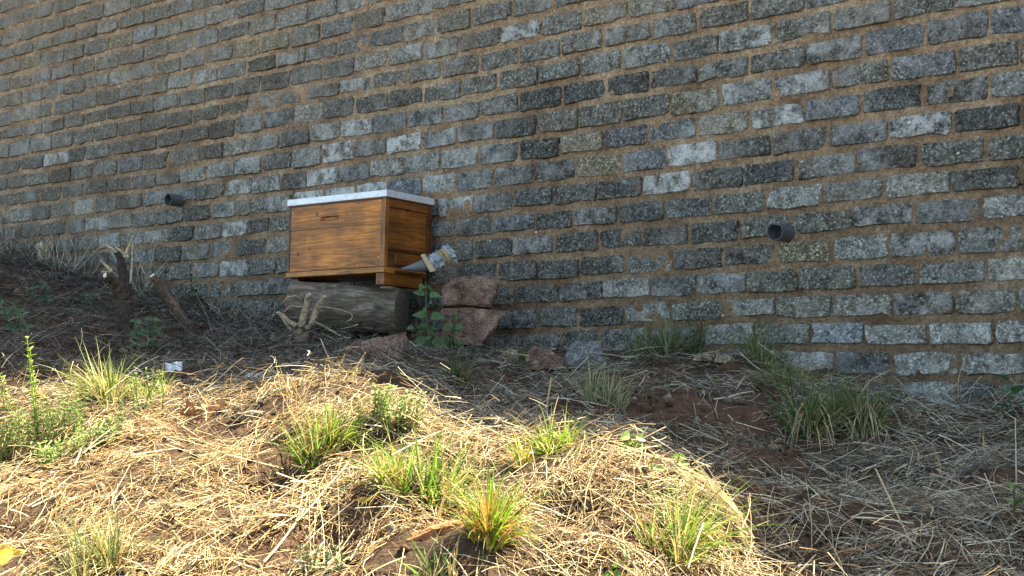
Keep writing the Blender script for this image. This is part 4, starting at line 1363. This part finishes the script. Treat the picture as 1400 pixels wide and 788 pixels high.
def ribbon_mesh(C, R3, tint):
    """C (n,p,3) centre lines, R3 (n,) radius -> three-sided stalks"""
    n, p, _ = C.shape
    d = np.gradient(C, axis=1)
    d /= np.linalg.norm(d, axis=2, keepdims=True) + 1e-9
    upv = np.array([0, 0, 1.0])
    s = np.cross(d, upv); s /= np.linalg.norm(s, axis=2, keepdims=True) + 1e-6
    w = np.cross(s, d)
    tp = np.linspace(1.0, 0.55, p)[None, :, None]
    V = []
    for a in (math.pi / 2, math.pi * 7 / 6, math.pi * 11 / 6):
        V.append(C + (s * math.cos(a) + w * math.sin(a) * 0.7) * R3[:, None, None] * tp)
    V = np.stack(V, 2)                       # n,p,3,3
    base = (np.arange(n) * p * 3)[:, None, None, None]
    i = np.arange(p - 1)[None, :, None, None] * 3
    k = np.arange(3)[None, None, :, None]
    k2 = (k + 1) % 3
    F = np.concatenate([base + i + k, base + i + k2, base + i + 3 + k2, base + i + 3 + k], -1).reshape(-1, 4)
    T = np.repeat(np.c_[tint, np.zeros(n)], p * 3, axis=0)
    return V.reshape(-1, 3), F, T


def scatter(n, y_lo=2.15, bias=1.0):
    Y = y_lo + (9.0 - y_lo) * rng.random(n) ** bias
    r = rng.uniform(-0.42, 0.42, n)
    x = r * Y
    ok = wall_dist(x, Y) > 0.05
    return x[ok], Y[ok]


def stalks(name, n, lmin, lmax, rad, pts, keep, colours, lift, bias=1.3, pitch=0.12):
    x, y = scatter(n, bias=bias)
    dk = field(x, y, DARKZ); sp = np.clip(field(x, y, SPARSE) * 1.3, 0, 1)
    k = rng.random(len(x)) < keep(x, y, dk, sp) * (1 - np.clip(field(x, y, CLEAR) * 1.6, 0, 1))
    x, y, dk = x[k], y[k], dk[k]
    m = len(x)
    ln = lmin + (lmax - lmin) * rng.random(m) ** 1.8
    th = (value_noise(x, y, 1.6, 31) * 2.2 + value_noise(x, y, 5.0, 32) * 2.0) * math.pi * 0.8 + 0.15 + rng.normal(0, 0.95, m)
    curv = rng.normal(0, 0.28, m)
    C = np.zeros((m, pts, 3))
    t = np.linspace(-.5, .5, pts)
    for i, ti in enumerate(t):
        a = th + curv * ti
        C[:, i, 0] = x + np.cos(a) * ln * ti
        C[:, i, 1] = y + np.sin(a) * ln * ti
    g = gz(C[:, :, 0], C[:, :, 1])
    # a stiff stalk bridges the hollows: follow the mean slope, not every bump
    lin = np.linspace(0, 1, pts)[None, :]
    straight = g[:, :1] * (1 - lin) + g[:, -1:] * lin
    base = np.maximum(0.15 * g + 0.85 * straight, g - 0.006)
    h = rng.exponential(lift, m)[:, None]
    pit = rng.normal(0, pitch, m)[:, None] * ln[:, None] * np.linspace(-.5, .5, pts)[None, :]
    C[:, :, 2] = base + h + np.maximum(pit, -h * 0.9) + (0.25 - t ** 2)[None, :] * rng.uniform(0, .18, m)[:, None] * ln[:, None]
    cols = np.array(colours(x, y, dk, m))
    r_ = rad * rng.uniform(0.55, 1.3, m)
    V, F, T = ribbon_mesh(C, r_, cols)
    return tag(np_mesh(name, V, F, T, M['straw']), kind='stuff')


def mixcol(pal, m):
    pal = np.array(pal)
    return pal[rng.integers(0, len(pal), m)] * rng.uniform(.75, 1.2, m)[:, None]


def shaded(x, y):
    """1 on the wall side of the strip that the sun reaches: its shade is painted into the straw colour"""
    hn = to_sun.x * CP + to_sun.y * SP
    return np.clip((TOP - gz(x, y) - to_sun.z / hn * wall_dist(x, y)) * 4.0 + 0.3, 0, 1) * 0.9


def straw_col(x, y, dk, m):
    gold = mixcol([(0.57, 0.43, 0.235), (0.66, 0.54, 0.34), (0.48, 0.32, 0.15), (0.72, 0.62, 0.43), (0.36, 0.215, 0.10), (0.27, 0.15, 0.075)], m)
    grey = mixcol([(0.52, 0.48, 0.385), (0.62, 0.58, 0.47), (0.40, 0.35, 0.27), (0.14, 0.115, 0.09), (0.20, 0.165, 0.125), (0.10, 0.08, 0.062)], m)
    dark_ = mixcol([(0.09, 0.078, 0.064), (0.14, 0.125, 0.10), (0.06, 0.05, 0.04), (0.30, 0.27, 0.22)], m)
    in_shade = shaded(x, y)          # grey palette paints the wall's shade into the straw
    in_shade = (rng.random(m) < in_shade)[:, None]
    c = np.where(in_shade, grey, gold)
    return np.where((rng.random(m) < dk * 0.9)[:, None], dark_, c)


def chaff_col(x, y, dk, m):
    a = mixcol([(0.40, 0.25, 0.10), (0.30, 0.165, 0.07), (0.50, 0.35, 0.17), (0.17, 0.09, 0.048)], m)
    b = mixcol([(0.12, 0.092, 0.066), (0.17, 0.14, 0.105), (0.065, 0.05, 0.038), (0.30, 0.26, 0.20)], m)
    in_shade = (rng.random(m) < shaded(x, y))[:, None]  # duller chaff palette paints in the same wall shade
    return np.where(in_shade, b, a)


def clump(x, y):
    """straw lies in wads with gaps between them"""
    n = value_noise(x, y, 7.5, 41) * 1.2 + value_noise(x, y, 19, 42) * 0.9
    return np.clip(0.62 + n * 1.5, 0.06, 1)


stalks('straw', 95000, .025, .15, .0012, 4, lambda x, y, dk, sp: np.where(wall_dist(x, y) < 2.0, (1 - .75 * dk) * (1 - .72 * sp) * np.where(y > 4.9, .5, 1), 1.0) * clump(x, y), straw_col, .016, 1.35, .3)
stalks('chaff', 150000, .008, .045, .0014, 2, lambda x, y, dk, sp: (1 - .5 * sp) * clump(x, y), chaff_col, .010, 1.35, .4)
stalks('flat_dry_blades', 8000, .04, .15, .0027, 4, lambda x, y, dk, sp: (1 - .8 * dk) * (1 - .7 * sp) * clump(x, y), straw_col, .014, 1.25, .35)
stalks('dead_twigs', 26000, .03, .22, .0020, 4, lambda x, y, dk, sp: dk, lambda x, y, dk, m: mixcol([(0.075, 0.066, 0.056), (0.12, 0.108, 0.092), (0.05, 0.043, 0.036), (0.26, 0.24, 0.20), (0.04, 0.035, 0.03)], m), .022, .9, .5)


# clods and pebbles on the bare soil
x, y = scatter(26000, bias=1.2)
sp = np.clip(field(x, y, BARE) + 0.12 + 0.4 * field(x, y, DARKZ), 0, 1)
kk = rng.random(len(x)) < sp
x, y = x[kk][:7000], y[kk][:7000]
n = len(x)
ico = np.array([(0, 0, 1), (.9, 0, .3), (.28, .85, .3), (-.72, .53, .3), (-.72, -.53, .3), (.28, -.85, .3), (.6, .5, -.5), (-.6, .5, -.5), (-.5, -.6, -.5), (.6, -.5, -.5)])
tri = np.array([(0, 1, 2), (0, 2, 3), (0, 3, 4), (0, 4, 5), (0, 5, 1), (1, 6, 2), (2, 7, 3), (3, 7, 8), (3, 8, 4), (4, 8, 5), (5, 9, 1), (1, 9, 6), (2, 6, 7), (5, 8, 9)])
size = 0.003 + 0.016 * rng.random(n) ** 4
Vc = ico[None] * (1 + rng.normal(0, .22, (n, 10, 3)))
Vc = Vc * size[:, None, None] * np.array([1, 1, .75]) + np.stack([x, y, gz(x, y) + size * .4], 1)[:, None, :]
Fc = (tri[None] + (np.arange(n) * 10)[:, None, None]).reshape(-1, 3)
cc = mixcol([(0.10, 0.062, 0.042), (0.15, 0.085, 0.058), (0.075, 0.058, 0.045), (0.20, 0.16, 0.12)], n)
tag(np_mesh('clods', Vc.reshape(-1, 3), Fc, np.repeat(np.c_[cc, np.zeros(n)], 10, axis=0), M['soil']), kind='stuff')
